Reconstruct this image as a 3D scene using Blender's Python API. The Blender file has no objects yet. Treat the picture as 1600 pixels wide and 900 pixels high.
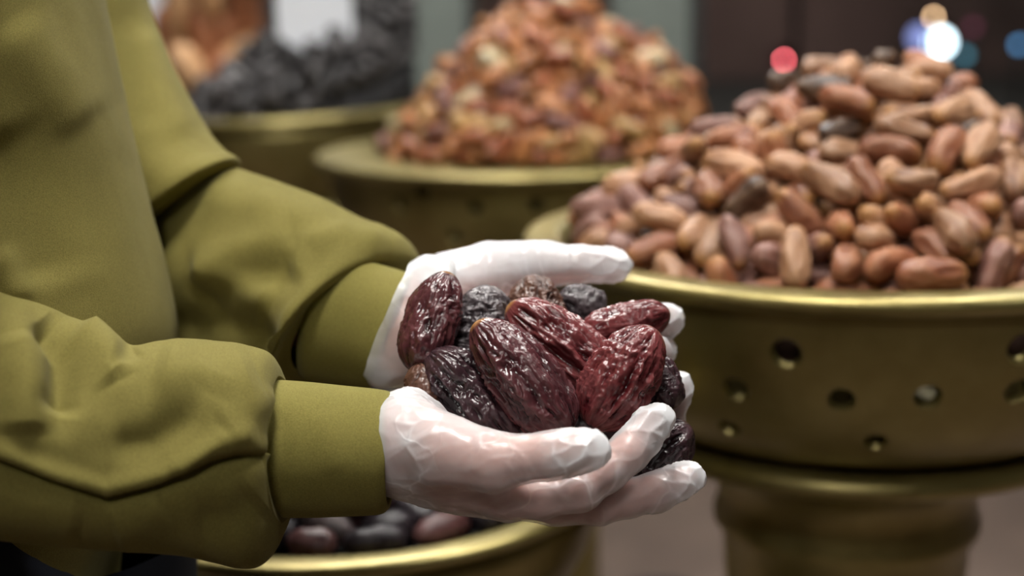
import bpy, bmesh, math, random
import numpy as np
from mathutils import Vector, Matrix
C = bpy.context.scene.collection
SC = bpy.context.scene

# ------------------------------------------------------------------ camera
F_PX = 2222.0
PITCH, ROLL = 0.2081, -0.0212
CAM = np.array([0.0, 0.0, 1.3])
cp, sp, cr, sr = math.cos(PITCH), math.sin(PITCH), math.cos(ROLL), math.sin(ROLL)
FWD = np.array([0, cp, -sp]); UP0 = np.array([0, sp, cp]); RT0 = np.array([1.0, 0, 0])
RT = cr * RT0 + sr * UP0
UP = -sr * RT0 + cr * UP0


def W(px, py, d):
    """World point seen at photo pixel (px, py) at distance d along the lens axis."""
    return CAM + d * FWD + (px - 800) / F_PX * d * RT - (py - 450) / F_PX * d * UP


def project(P):
    Q = np.atleast_2d(P) - CAM
    z = Q @ FWD
    return np.stack([800 + F_PX * (Q @ RT) / z, 450 - F_PX * (Q @ UP) / z], 1)


cam = bpy.data.cameras.new('camera')
cam.sensor_width = 36.0
cam.lens = 36.0 * F_PX / 1600.0
cam.clip_start = 0.02
cam.dof.use_dof = True
cam.dof.focus_distance = 0.70
cam.dof.aperture_fstop = 3.6
camo = bpy.data.objects.new('camera', cam)
M = Matrix.Identity(4)
for i in range(3):
    M[i][0], M[i][1], M[i][2], M[i][3] = RT[i], UP[i], -FWD[i], CAM[i]
camo.matrix_world = M
C.objects.link(camo)
SC.camera = camo

# ------------------------------------------------------------------ world, exposure
wd = bpy.data.worlds.new('night'); SC.world = wd; wd.use_nodes = True
wd.node_tree.nodes['Background'].inputs[0].default_value = (0.010, 0.013, 0.022, 1)
wd.node_tree.nodes['Background'].inputs[1].default_value = 1.0
SC.view_settings.view_transform = 'Standard'
SC.view_settings.look = 'None'
SC.view_settings.gamma = 1.0
SC.view_settings.use_curve_mapping = False
SC.view_settings.exposure = 0.0
# ceiling lamps: (x, y, size x, size y, strength)
LAMPS = [(-0.10, 0.48, 0.36, 0.36, 74), (-0.45, 1.75, 0.4, 0.4, 30), (0.70, 1.35, 0.4, 0.4, 38),
         (-0.25, 2.9, 0.5, 0.5, 42), (1.3, 2.9, 0.5, 0.5, 20), (-0.35, -1.25, 0.4, 0.4, 44), (1.5, 0.2, 0.4, 0.4, 10)]


# ------------------------------------------------------------------ numpy helpers
def smooth(t):
    return t * t * (3 - 2 * t)


def hash3(i, j, k, s):
    n = (i * 374761393 + j * 668265263 + k * 1274126177 + s * 974711) & 0x7fffffff
    n = ((n ^ (n >> 13)) * 1274126177) & 0x7fffffff
    n = ((n ^ (n >> 16)) * 668265263) & 0x7fffffff
    return (n ^ (n >> 15)) / 0x7fffffff


def vnoise(P, seed=0):
    P = np.asarray(P, float)
    I = np.floor(P).astype(np.int64); f = smooth(P - I)
    i, j, k = I[..., 0], I[..., 1], I[..., 2]
    out = 0
    for a in (0, 1):
        for b in (0, 1):
            for c in (0, 1):
                w = (f[..., 0] if a else 1 - f[..., 0]) * (f[..., 1] if b else 1 - f[..., 1]) * (f[..., 2] if c else 1 - f[..., 2])
                out = out + w * hash3(i + a, j + b, k + c, seed)
    return out * 2 - 1


def fbm(P, seed=0, o=3):
    s, a = 0, 1.0
    P = np.asarray(P, float)
    for q in range(o):
        s = s + a * vnoise(P * 2 ** q + 17.3 * q, seed + q); a *= .5
    return s / 1.6


def ridged(P, seed=0, o=3):
    s, a = 0, 1.0
    P = np.asarray(P, float)
    for q in range(o):
        s = s + a * (1 - 2 * np.abs(vnoise(P * 2 ** q + 9.1 * q, seed + q))); a *= .55
    return s / 1.7


def cells(P, seed=0):
    """Distances to the two nearest jittered cell points."""
    I = np.floor(P).astype(np.int64); f1 = np.full(len(P), 9.0); f2 = np.full(len(P), 9.0)
    for a in (-1, 0, 1):
        for b in (-1, 0, 1):
            for c in (-1, 0, 1):
                q = I + np.array([a, b, c])
                j = np.stack([hash3(q[:, 0], q[:, 1], q[:, 2], seed + w) for w in (0, 1, 2)], 1)
                d = np.linalg.norm(q + j - P, axis=1)
                f2 = np.where(d < f1, f1, np.minimum(f2, d)); f1 = np.minimum(f1, d)
    return f1, f2


def mesh_from(name, V, Fc, smooth_on=True):
    me = bpy.data.meshes.new(name)
    V = np.asarray(V, np.float32)
    if isinstance(Fc, np.ndarray):
        n, k = Fc.shape
        me.vertices.add(len(V)); me.vertices.foreach_set('co', V.ravel())
        me.loops.add(n * k); me.loops.foreach_set('vertex_index', Fc.astype(np.int32).ravel())
        me.polygons.add(n)
        me.polygons.foreach_set('loop_start', np.arange(0, n * k, k, dtype=np.int32))
        me.polygons.foreach_set('loop_total', np.full(n, k, np.int32))
    else:
        me.from_pydata(V.tolist(), [], [list(map(int, f)) for f in Fc])
    me.update(calc_edges=True); me.validate()
    if smooth_on:
        me.polygons.foreach_set('use_smooth', np.ones(len(me.polygons), bool))
    return me


def obj(name, me, mat=None, parent=None, loc=None):
    o = bpy.data.objects.new(name, me)
    C.objects.link(o)
    if mat is not None and me is not None and not me.materials:
        me.materials.append(mat)
    if parent is not None:
        o.parent = parent
    if loc is not None:
        o.location = loc
    return o


def empty(name, loc):
    o = bpy.data.objects.new(name, None); C.objects.link(o); o.location = loc
    o.empty_display_size = 0.05
    return o


def tag(o, label, cat, group=None):
    o['label'] = label; o['category'] = cat
    if group: o['group'] = group
    return o


def set_attr(me, name, vals):
    a = me.attributes.new(name, 'FLOAT', 'POINT')
    a.data.foreach_set('value', np.asarray(vals, np.float32))


def grid_faces(nu, nv, wrap_v=True):
    i = np.arange(nu - 1)[:, None]; j = np.arange(nv if wrap_v else nv - 1)[None, :]
    jn = (j + 1) % nv
    return np.stack([i * nv + j, i * nv + jn, (i + 1) * nv + jn, (i + 1) * nv + j], -1).reshape(-1, 4)


def box_vf(x0, x1, y0, y1, z0, z1):
    V = [(x, y, z) for x in (x0, x1) for y in (y0, y1) for z in (z0, z1)]
    Fc = [(0, 1, 3, 2), (4, 6, 7, 5), (0, 4, 5, 1), (2, 3, 7, 6), (0, 2, 6, 4), (1, 5, 7, 3)]
    return V, Fc


def box(name, x0, x1, y0, y1, z0, z1, mat, parent=None, bevel=0.0, origin=None):
    V, Fc = box_vf(x0, x1, y0, y1, z0, z1)
    me = mesh_from(name, V, Fc, False)
    o = obj(name, me, mat, parent)
    if bevel:
        b = o.modifiers.new('b', 'BEVEL'); b.width = bevel; b.segments = 2
    return o


def revolve(name, prof, n, mat, parent=None, cap=False, smooth_on=True):
    prof = np.array(prof, float)
    t = np.linspace(0, 2 * np.pi, n, endpoint=False)
    V = np.stack([prof[:, 0][:, None] * np.cos(t), prof[:, 0][:, None] * np.sin(t), np.repeat(prof[:, 1][:, None], n, 1)], -1).reshape(-1, 3)
    Fc = grid_faces(len(prof), n)[:, ::-1]
    return obj(name, mesh_from(name, V, Fc, smooth_on), mat, parent)


def resample(pts, n):
    """Catmull-Rom through stations (rows), n samples."""
    pts = np.array(pts, float); m = len(pts)
    t = np.linspace(0, m - 1, n); i = np.clip(t.astype(int), 0, m - 2); f = (t - i)[:, None]
    p0 = pts[np.clip(i - 1, 0, m - 1)]; p1 = pts[i]; p2 = pts[i + 1]; p3 = pts[np.clip(i + 2, 0, m - 1)]
    return .5 * (2 * p1 + (p2 - p0) * f + (2 * p0 - 5 * p1 + 4 * p2 - p3) * f ** 2 + (3 * p1 - p0 - 3 * p2 + p3) * f ** 3)


# ------------------------------------------------------------------ materials
class N:
    def __init__(self, name):
        self.m = bpy.data.materials.new(name); self.m.use_nodes = True
        self.t = self.m.node_tree; self.b = self.t.nodes['Principled BSDF']; self.o = self.t.nodes['Material Output']

    def n(self, typ, **kw):
        x = self.t.nodes.new(typ)
        for k, v in kw.items():
            if k.startswith('i_'):
                key = k[2:]
                x.inputs[int(key) if key.isdigit() else key.replace('_', ' ')].default_value = v
            else:
                setattr(x, k, v)
        return x

    def l(self, a, b):
        self.t.links.new(a, b)

    def set(self, **kw):
        for k, v in kw.items():
            self.b.inputs[k.replace('_', ' ')].default_value = v
        return self

    def ramp(self, fac, stops):
        r = self.n('ShaderNodeValToRGB')
        e = r.color_ramp.elements
        while len(e) < len(stops): e.new(0.5)
        for q, (p, c) in zip(e, stops):
            q.position = p; q.color = (*c, 1)
        self.l(fac, r.inputs[0])
        return r.outputs[0]

    def noise(self, scale, detail=3, rough=.55, vec=None, coord='Object'):
        x = self.n('ShaderNodeTexNoise'); x.inputs['Scale'].default_value = scale; x.inputs['Detail'].default_value = detail
        x.inputs['Roughness'].default_value = rough
        if vec is None:
            if not hasattr(self, 'tc'): self.tc = self.n('ShaderNodeTexCoord')
            vec = self.tc.outputs[coord]
        self.l(vec, x.inputs['Vector'])
        return x.outputs[0]

    def mapped(self, scale, coord='Object'):
        if not hasattr(self, 'tc'): self.tc = self.n('ShaderNodeTexCoord')
        mp = self.n('ShaderNodeMapping'); mp.inputs['Scale'].default_value = scale
        self.l(self.tc.outputs[coord], mp.inputs[0])
        return mp.outputs[0]

    def bump(self, h, strength, dist=0.001, prev=None):
        b = self.n('ShaderNodeBump'); b.inputs['Strength'].default_value = strength; b.inputs['Distance'].default_value = dist
        self.l(h, b.inputs['Height'])
        if prev is not None: self.l(prev, b.inputs['Normal'])
        return b.outputs[0]

    def math(self, op, a, b=None, clamp=False):
        x = self.n('ShaderNodeMath'); x.operation = op; x.use_clamp = clamp
        for q, v in enumerate((a, b)):
            if v is None: continue
            if isinstance(v, (int, float)): x.inputs[q].default_value = v
            else: self.l(v, x.inputs[q])
        return x.outputs[0]

    def attr(self, name):
        a = self.n('ShaderNodeAttribute'); a.attribute_name = name
        return a.outputs['Fac']

    def mix(self, fac, a, b):
        x = self.n('ShaderNodeMix'); x.data_type = 'RGBA'
        for q, v in ((0, fac), (6, a), (7, b)):
            if isinstance(v, (int, float)): x.inputs[q].default_value = v
            elif isinstance(v, tuple): x.inputs[q].default_value = (*v, 1)
            else: self.l(v, x.inputs[q])
        return x.outputs[2]


def mat_plain(name, col, rough=.6, metal=0.0, var=.12, scale=8.0):
    k = N(name)
    c = k.ramp(k.noise(scale), [(.3, tuple(v * (1 - var) for v in col)), (.7, tuple(v * (1 + var) for v in col))])
    k.l(c, k.b.inputs['Base Color']); k.set(Roughness=rough, Metallic=metal)
    return k.m


def mat_brass():
    k = N('brass')
    a = k.noise(9.0, 5, .6)
    c = k.ramp(a, [(.25, (.17, .130, .034)), (.55, (.31, .258, .092)), (.8, (.40, .345, .145))])
    k.l(c, k.b.inputs['Base Color'])
    r = k.ramp(k.noise(30, 3), [(.3, (.30,) * 3), (.75, (.46,) * 3)])
    k.l(r, k.b.inputs['Roughness']); k.set(Metallic=0.78, Coat_Weight=.2, Coat_Roughness=.3)
    k.l(k.bump(k.noise(260, 2, .5, k.mapped((1, 1, 5))), .10, .0006), k.b.inputs['Normal'])
    return k.m


def mat_cloth(name, dark, light):
    k = N(name)
    a = k.noise(1400, 2, .7)
    c = k.ramp(k.math('ADD', k.math('MULTIPLY', a, .7), k.math('MULTIPLY', k.noise(14, 3), .3)), [(.3, dark), (.7, light)])
    k.l(c, k.b.inputs['Base Color'])
    k.set(Roughness=.85, Sheen_Weight=.03, Sheen_Roughness=.5, Specular_IOR_Level=.12)
    n1 = k.bump(k.noise(1500, 2, .6), .35, .0004)
    k.l(k.bump(k.noise(45, 3), .25, .0015, n1), k.b.inputs['Normal'])
    return k.m


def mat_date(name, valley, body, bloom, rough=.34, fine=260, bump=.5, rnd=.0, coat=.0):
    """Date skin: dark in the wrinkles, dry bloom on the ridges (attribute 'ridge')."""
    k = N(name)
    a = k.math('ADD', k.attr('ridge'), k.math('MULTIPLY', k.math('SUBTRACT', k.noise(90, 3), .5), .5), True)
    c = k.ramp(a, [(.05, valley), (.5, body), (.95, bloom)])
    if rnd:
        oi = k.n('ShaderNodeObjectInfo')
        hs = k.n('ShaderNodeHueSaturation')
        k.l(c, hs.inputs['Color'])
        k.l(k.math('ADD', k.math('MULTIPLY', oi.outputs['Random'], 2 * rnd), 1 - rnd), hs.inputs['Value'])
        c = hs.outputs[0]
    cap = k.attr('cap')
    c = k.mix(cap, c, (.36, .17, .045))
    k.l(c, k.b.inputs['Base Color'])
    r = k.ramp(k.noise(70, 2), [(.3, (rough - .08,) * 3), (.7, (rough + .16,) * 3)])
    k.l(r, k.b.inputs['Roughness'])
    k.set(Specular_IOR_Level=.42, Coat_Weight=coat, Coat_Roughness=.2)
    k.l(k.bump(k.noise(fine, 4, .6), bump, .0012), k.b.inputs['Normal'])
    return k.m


def mat_emit(name, col, s):
    k = N(name)
    e = k.n('ShaderNodeEmission'); e.inputs[0].default_value = (*col, 1); e.inputs[1].default_value = s
    k.l(e.outputs[0], k.o.inputs[0])
    return k.m


def mat_glass(name):
    k = N(name)
    tr = k.n('ShaderNodeBsdfTransparent'); tr.inputs[0].default_value = (.80, .86, .86, 1)
    gl = k.n('ShaderNodeBsdfGlossy'); gl.inputs[0].default_value = (1, 1, 1, 1); gl.inputs[1].default_value = .02
    fr = k.n('ShaderNodeFresnel'); fr.inputs[0].default_value = 1.5
    mx = k.n('ShaderNodeMixShader')
    k.l(fr.outputs[0], mx.inputs[0]); k.l(tr.outputs[0], mx.inputs[1]); k.l(gl.outputs[0], mx.inputs[2])
    k.l(mx.outputs[0], k.o.inputs[0])
    return k.m


def mat_glove():
    """Thin milky plastic film; clearer where it clings to the skin (attribute 'gap' = distance to skin)."""
    k = N('glove_film')
    v = k.n('ShaderNodeTexVoronoi'); v.feature = 'DISTANCE_TO_EDGE'; v.inputs['Scale'].default_value = 30
    w = k.n('ShaderNodeVectorMath'); w.operation = 'ADD'
    nz = k.n('ShaderNodeTexNoise'); nz.inputs['Scale'].default_value = 40
    if not hasattr(k, 'tc'): k.tc = k.n('ShaderNodeTexCoord')
    sc = k.n('ShaderNodeVectorMath'); sc.operation = 'SCALE'; sc.inputs['Scale'].default_value = .03
    k.l(k.tc.outputs['Object'], nz.inputs['Vector']); k.l(nz.outputs['Color'], sc.inputs[0])
    k.l(k.mapped((1.25, .55, 1.0)), w.inputs[0]); k.l(sc.outputs[0], w.inputs[1]); k.l(w.outputs[0], v.inputs['Vector'])
    crease = k.ramp(v.outputs[0], [(0, (1, 1, 1)), (.035, (.25, .25, .25)), (.16, (0, 0, 0))])
    nrm = k.bump(crease, .25, .0010)
    nrm = k.bump(k.noise(60, 2, .5), .22, .0016, nrm)
    k.set(Base_Color=(.84, .87, .90, 1), Roughness=.25, Specular_IOR_Level=.6, Coat_Weight=.4, Coat_Roughness=.22)
    k.l(nrm, k.b.inputs['Normal'])
    tl = k.n('ShaderNodeBsdfTranslucent'); tl.inputs[0].default_value = (.85, .87, .90, 1)
    film = k.n('ShaderNodeMixShader'); film.inputs[0].default_value = .25
    k.l(k.b.outputs[0], film.inputs[1]); k.l(tl.outputs[0], film.inputs[2])
    tr = k.n('ShaderNodeBsdfTransparent'); tr.inputs[0].default_value = (.97, .96, .95, 1)
    lw = k.n('ShaderNodeLayerWeight'); lw.inputs[0].default_value = .45
    fac = k.math('ADD', k.math('ADD', k.math('MULTIPLY', k.attr('gap'), .62), .20), k.math('MULTIPLY', crease, k.ramp(k.noise(18, 1), [(.5, (0, 0, 0)), (.62, (.4, .4, .4))])))
    fac = k.math('ADD', fac, k.math('MULTIPLY', lw.outputs['Facing'], .25))
    fac = k.math('ADD', fac, k.math('MULTIPLY', k.math('SUBTRACT', k.noise(60, 3), .5), .28), True)
    fac = k.math('MAXIMUM', fac, .31)
    mx = k.n('ShaderNodeMixShader')
    k.l(fac, mx.inputs[0]); k.l(tr.outputs[0], mx.inputs[1]); k.l(film.outputs[0], mx.inputs[2])
    k.l(mx.outputs[0], k.o.inputs[0])
    return k.m


def mat_skin():
    k = N('skin')
    c = k.ramp(k.noise(60, 3), [(.3, (.50, .235, .185)), (.7, (.60, .315, .255))])
    k.l(c, k.b.inputs['Base Color'])
    k.set(Roughness=.5, Subsurface_Weight=.15, Subsurface_Scale=.004)
    k.b.inputs['Subsurface Radius'].default_value = (1, .3, .15)
    k.l(k.bump(k.noise(500, 3), .2, .0005), k.b.inputs['Normal'])
    return k.m


BRASS = mat_brass()
OLIVE = mat_cloth('olive_jersey', (.110, .094, .022), (.215, .185, .052))
OLIVE_RIB = mat_cloth('olive_rib', (.115, .100, .022), (.215, .188, .050))
NAVY = mat_cloth('navy_cotton', (.006, .008, .013), (.014, .018, .028))
GLOVE = mat_glove()
SKIN = mat_skin()
HAIR = mat_plain('dark_hair', (.02, .014, .01), .5)
CARD = mat_plain('white_card', (.80, .84, .90), .6, var=.03)

# ------------------------------------------------------------------ the room
K = lambda o: o.__setitem__('kind', 'structure')
XL, XR, YF, YB, ZC = -2.4, 2.8, -1.9, 4.3, 2.75
FLOORM = mat_plain('stone_floor', (.16, .115, .092), .55, var=.18, scale=5)
WALLM = mat_plain('beige_paint', (.07, .055, .04), .75, var=.06, scale=3)
CEILM = mat_plain('ceiling_paint', (.30, .29, .27), .8, var=.04, scale=3)
POSTM = mat_plain('grey_green_metal', (.17, .20, .18), .5, var=.1)
DARKM = mat_plain('dark_metal', (.022, .024, .024), .5, var=.1)
K(box('floor', XL, XR, YF, YB + .1, -.1, 0, FLOORM))
K(box('ceiling', XL, XR, YF, YB + .1, ZC, ZC + .1, CEILM))
K(box('wall_left', XL - .1, XL, YF, YB + .1, 0, ZC, WALLM))
K(box('wall_right', XR, XR + .1, YF, YB + .1, 0, ZC, WALLM))
K(box('wall_rear', XL, XR, YF - .1, YF, 0, ZC, WALLM))
# the shop front: a low wall, posts and a big dark pane
K(box('wall_front', XL, XR, YB, YB + .1, 0, .55, WALLM))
K(box('trim_top', XL, XR, YB, YB + .1, 2.45, ZC, DARKM))


def wx(px, y=YB):  # world x on the shop front seen at pixel column px near the top of the picture
    d = np.dot(np.array([0, y, 1.15]) - CAM, FWD)
    return (px - 800) / F_PX * d


win = obj('window_1', mesh_from('window_1', *box_vf(XL, XR, YB + .045, YB + .055, .55, 2.45), False), mat_glass('window_glass'))
K(win)
posts = [('window_post', 645, 738, POSTM, .04), ('window_post', 965, 1082, POSTM, .05), ('window_post', 1082, 1104, DARKM, .03),
         ('window_post', 738, 752, DARKM, .03), ('window_post', 405, 442, DARKM, .03), ('window_post', 1730, 1790, POSTM, .04), ('window_post', 2030, 2060, DARKM, .04)]
for nm, a, b, m, th in posts:
    box(nm, wx(a), wx(b), YB - th, YB + .044, .55, 2.45, m, win)
# a pale sheet of paper and a pale board hung on the shop front to the left
pw = box('white_notice_board', wx(120), wx(272), YB - .06, YB - .03, .9, 1.9, CARD)
tag(pw, 'pale white board fixed to the shop front beside the hanging dried fruit', 'board')

# ------------------------------------------------------------------ ceiling lamps (each builder owns its light)
for q, (lx, ly, sx, sy, st) in enumerate(LAMPS):
    r = empty('ceiling_lamp', (lx, ly, ZC))
    fr = box('lamp_frame', -sx / 2 - .03, sx / 2 + .03, -sy / 2 - .03, sy / 2 + .03, -.05, -.001, mat_plain('white_metal', (.7, .7, .7), .5), r)
    df = box('diffuser', -sx / 2, sx / 2, -sy / 2, sy / 2, -.058, -.0505, mat_emit('lamp_glow', (1.0, .965, .915), st), r)
    where = ['above the hands', 'above the middle bowl', 'above the near brass bowl', 'in front of the shop window',
             'near the right end of the shop window', 'behind the customer', 'by the right wall'][q]
    tag(r, 'square white ceiling lamp ' + where, 'lamp', 'ceiling lamps')

# ------------------------------------------------------------------ street outside: lamps at night
SY = 14.0
box('street_ground', -9, 9, YB + .2, 24, -.3, -.02, mat_plain('asphalt', (.03, .03, .03), .8))['kind'] = 'structure'
SHOPM = mat_plain('night_facade', (.20, .125, .115), .9, var=.45, scale=.6)
box('street_facade', -9, 9, 20, 20.4, -.3, 7, SHOPM)['kind'] = 'structure'
LIGHTS = [(1225, 94, (1.0, .13, .16), 52, 6, 'red traffic light glowing outside the dark window', 'traffic light'),
          (1459, 27, (1.0, .55, .30), 24, 8, 'small orange street lamp above the bright white lamp', 'street lamp'),
          (1469, 66, (.80, .90, 1.0), 12, 34, 'large brilliant white street lamp outside the window', 'street lamp'),
          (1437, 58, (.40, .42, .9), 2.0, 30, 'faint lavender lamp just beside the white street lamp', 'street lamp'),
          (1507, 86, (.10, .30, .40), 3.0, 14, 'dim teal lamp low beside the white street lamp', 'street lamp'),
          (1592, 70, (.12, .32, .62), 5.0, 12, 'dim blue lamp beyond the window at the far end', 'street lamp'),
          (1520, 42, (.45, .10, .18), 1.0, 14, 'faint plum coloured lamp past the white street lamp', 'street lamp')]
for q, (px, py, col, st, dia, lab, cat) in enumerate(LIGHTS):
    y = SY + .15 * q
    ctr = W(px, py, y); rad = dia / 2 / F_PX * y
    r = empty('traffic_light' if q == 0 else 'street_lamp', (ctr[0], ctr[1], -.02))
    t, p = np.meshgrid(np.linspace(0, 2 * np.pi, 20, endpoint=False), np.linspace(-np.pi / 2, np.pi / 2, 11))
    V = np.stack([rad * np.cos(p) * np.cos(t), rad * np.cos(p) * np.sin(t), ctr[2] + .02 + rad * np.sin(p)], -1).reshape(-1, 3)
    obj('lens', mesh_from('lens', V, grid_faces(11, 20)), mat_emit('street_glow', col, st), r)
    revolve('post', [(.0, 0), (.03, 0), (.02, ctr[2] + .02 - rad * .98), (0, ctr[2] + .02 - rad * .98)], 10, DARKM, r)
    if q == 0:
        box('hood', -.09, .09, rad + .005, rad + .06, ctr[2] - .10, ctr[2] + .14, DARKM, r)
    tag(r, lab, cat, 'lights in the street')

r = empty('street_lamp', (3.2, 16.0, -.02))  # extra lamp out of view, added to brighten the facade beyond the window
revolve('post', [(0, 0), (.05, 0), (.035, 5.4), (0, 5.4)], 10, DARKM, r)
box('lamp_head', -.22, .22, -.14, .14, 5.4, 5.46, DARKM, r)
box('lens', -.18, .18, -.11, .11, 5.37, 5.399, mat_emit('street_panel_glow', (1.0, .82, .72), 900), r)
tag(r, 'added unseen street lamp that brightens the facade, its head above the view', 'street lamp', 'lights in the street')

# ------------------------------------------------------------------ brass bowls on pedestals
FLOW = .245   # radius scale reference: rim .273


def bowl(name, x, y, R, zr, label, holes=(), seg=96, tilt=0.0, fin=.238):
    """Pedestal bowl: rim flange, drum, collar ring, stem and foot, origin on the floor."""
    s = R / .273
    root = empty(name, (x, y, 0)); tag(root, label, 'bowl', 'brass bowls of dates')
    root.rotation_euler = (0, tilt, 0)
    z = lambda h: zr - h * s          # h: metres below the rim for a .273 bowl
    # flat rim flange, rounded edges
    e = .005 * s
    rimp = [(fin * s, z(.012)), ((fin + .002) * s, z(.004)), ((fin + .005) * s, z(.001)), ((fin + .009) * s, z(0)), (.266 * s, z(0)), (.271 * s, z(.0015)),
            (.273 * s, z(.005)), (.2725 * s, z(.009)), (.269 * s, z(.0125)), (.262 * s, z(.015)), (.252 * s, z(.017)), ((fin + .006) * s, z(.016)), (fin * s, z(.012))]
    rim = revolve('rim', rimp, seg * 2, BRASS, root)
    outer = [(.255, .0165), (.2535, .036), (.249, .058), (.242, .079), (.231, .101), (.217, .119), (.201, .134), (.186, .143), (.176, .1465)]
    inner = [(.170, .140), (.180, .137), (.194, .128), (.210, .114), (.224, .097), (.235, .076), (.242, .055), (.2465, .035), (.248, .0166)]
    prof = [(r * s, z(h)) for r, h in outer] + [(0.001, z(.1465)), (0.001, z(.140))] + [(r * s, z(h)) for r, h in inner]
    prof.append(prof[0])
    drum = revolve('drum', prof, seg, BRASS, root)
    bm = bmesh.new(); bm.from_mesh(drum.data); bmesh.ops.remove_doubles(bm, verts=bm.verts, dist=1e-6)
    bmesh.ops.recalc_face_normals(bm, faces=bm.faces); bm.to_mesh(drum.data); bm.free()
    if holes:
        cv, cf = [], []
        for (az, h, rad) in holes:
            rr = np.interp(h, [q[1] for q in outer], [q[0] for q in outer])
            dz = .002
            slope = (np.interp(h + dz, [q[1] for q in outer], [q[0] for q in outer]) - np.interp(h - dz, [q[1] for q in outer], [q[0] for q in outer])) / (2 * dz)
            n = np.array([1.0, 0, slope]); n /= np.linalg.norm(n)     # outward normal (r, z up): dr/d(-z)=slope
            u = np.array([0, 1.0, 0]); v = np.cross(n, u)
            cpt = np.array([rr * s, 0, z(h)])
            ring = []
            for off, wide in ((-.016, 1.0), (-.0038, 1.0), (.0, 1.27), (.012, 1.45)):   # countersunk edge
                for a in np.linspace(0, 2 * np.pi, 18, endpoint=False):
                    p = cpt + n * off + rad * .92 * wide * s * (math.cos(a) * u + math.sin(a) * v)
                    ring.append(p)
            ca, sa = math.cos(az), math.sin(az)
            b = len(cv)
            cv += [(p[0] * ca - p[1] * sa, p[0] * sa + p[1] * ca, p[2]) for p in ring]
            cf += [(b + q * 18 + i, b + q * 18 + (i + 1) % 18, b + q * 18 + 18 + (i + 1) % 18, b + q * 18 + 18 + i) for q in range(3) for i in range(18)]
            cf += [tuple(b + i for i in range(17, -1, -1)), tuple(b + 54 + i for i in range(18))]
        cut = obj('cutter', mesh_from('cutter', cv, cf, False), parent=root)
        md = drum.modifiers.new('holes', 'BOOLEAN'); md.operation = 'DIFFERENCE'; md.solver = 'EXACT'; md.object = cut
        bm = bmesh.new(); bm.from_mesh(cut.data); bmesh.ops.recalc_face_normals(bm, faces=bm.faces); bm.to_mesh(cut.data); bm.free()
        bpy.context.view_layer.update()
        dg = bpy.context.evaluated_depsgraph_get()
        me = bpy.data.meshes.new_from_object(drum.evaluated_get(dg))
        drum.modifiers.clear(); drum.data = me
        bpy.data.objects.remove(cut)
        me.polygons.foreach_set('use_smooth', np.ones(len(me.polygons), bool))
        me.set_sharp_from_angle(angle=math.radians(35))
    t = np.linspace(0, 2 * np.pi, 17)
    coll = [((.180 + .0135 * math.cos(a)) * s, z(.160) + .0105 * s * math.sin(a)) for a in t]
    revolve('collar_ring', coll, seg, BRASS, root)
    st = [(.176, .146), (.171, .150), (.170, .164), (.163, .172), (.142, .184), (.120, .197), (.110, .213), (.1075, .230), (.112, .244), (.1115, .252), (.104, .260), (.101, .31)]
    prof = [(r * s, z(h)) for r, h in st] + [(.096 * s, .25), (.100 * s, .18), (.120 * s, .11)]
    revolve('stem', prof, seg, BRASS, root)
    foot = [(.118 * s, .112), (.150 * s, .075), (.185 * s, .045), (.205 * s, .030), (.21 * s, .015), (.205 * s, 0), (0.001, 0)]
    revolve('foot', foot, seg, BRASS, root)
    return root


BO = {  # x, y, R, rim height
    'near': (.2822, 1.156, .273, 1.100),
    'middle': (.018, 1.97, .2865, 1.3 - .2186),
    'back': (-.385, 2.63, .285, 1.3 - .2050),
    'low': (-.137, 1.104, .220, 1.3 - .3742),
}


def hole_at(key, px, py, rad):
    x, y, R, zr = BO[key]; s = R / .273
    prof = np.array([(.255, .0165), (.2535, .036), (.249, .058), (.242, .079), (.231, .101), (.217, .119), (.201, .134), (.186, .143)])
    for d in np.arange(.6, 2.6, .001):
        P = W(px, py, d); h = (zr - P[2]) / s
        if h > .01 and math.hypot(P[0] - x, P[1] - y) < np.interp(h, prof[:, 1], prof[:, 0]) * s:
            return (math.atan2(P[1] - y, P[0] - x), h, rad)


hs = [hole_at('near', *q) for q in [(1228, 553, .0100), (1150, 610, .0085), (1315, 626, .0085), (1450, 621, .0085), (1139, 669, .0078), (1368, 691, .0078), (1597, 545, .0100), (1590, 612, .0085), (1060, 598, .0085)]]
az0 = hs[6][0]
for k in range(14):  # the same pattern goes on around the back
    a = az0 + .30 + k * .27
    hs.append((a, hs[0][1] if k % 2 else hs[2][1], .009))
near = bowl('brass_bowl', *BO['near'], 'large perforated brass pedestal bowl heaped with brown dates, nearest to the hands', [h for h in hs if h])
hm = [hole_at('middle', *q) for q in [(550, 306, .0085), (624, 320, .0085), (742, 326, .0085), (710, 372, .0085), (838, 322, .0085), (590, 362, .0085), (660, 300, .008)]]
mid = bowl('brass_bowl', *BO['middle'], 'brass pedestal bowl heaped with amber dates standing behind the sleeve', [h for h in hm if h], fin=.188)
back = bowl('brass_bowl', *BO['back'], 'brass pedestal bowl of black dates farthest from the hands', tilt=math.radians(-1.5), fin=.216)
low = bowl('brass_bowl', *BO['low'], 'low brass pedestal bowl of black dates under the gloved hands')


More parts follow.
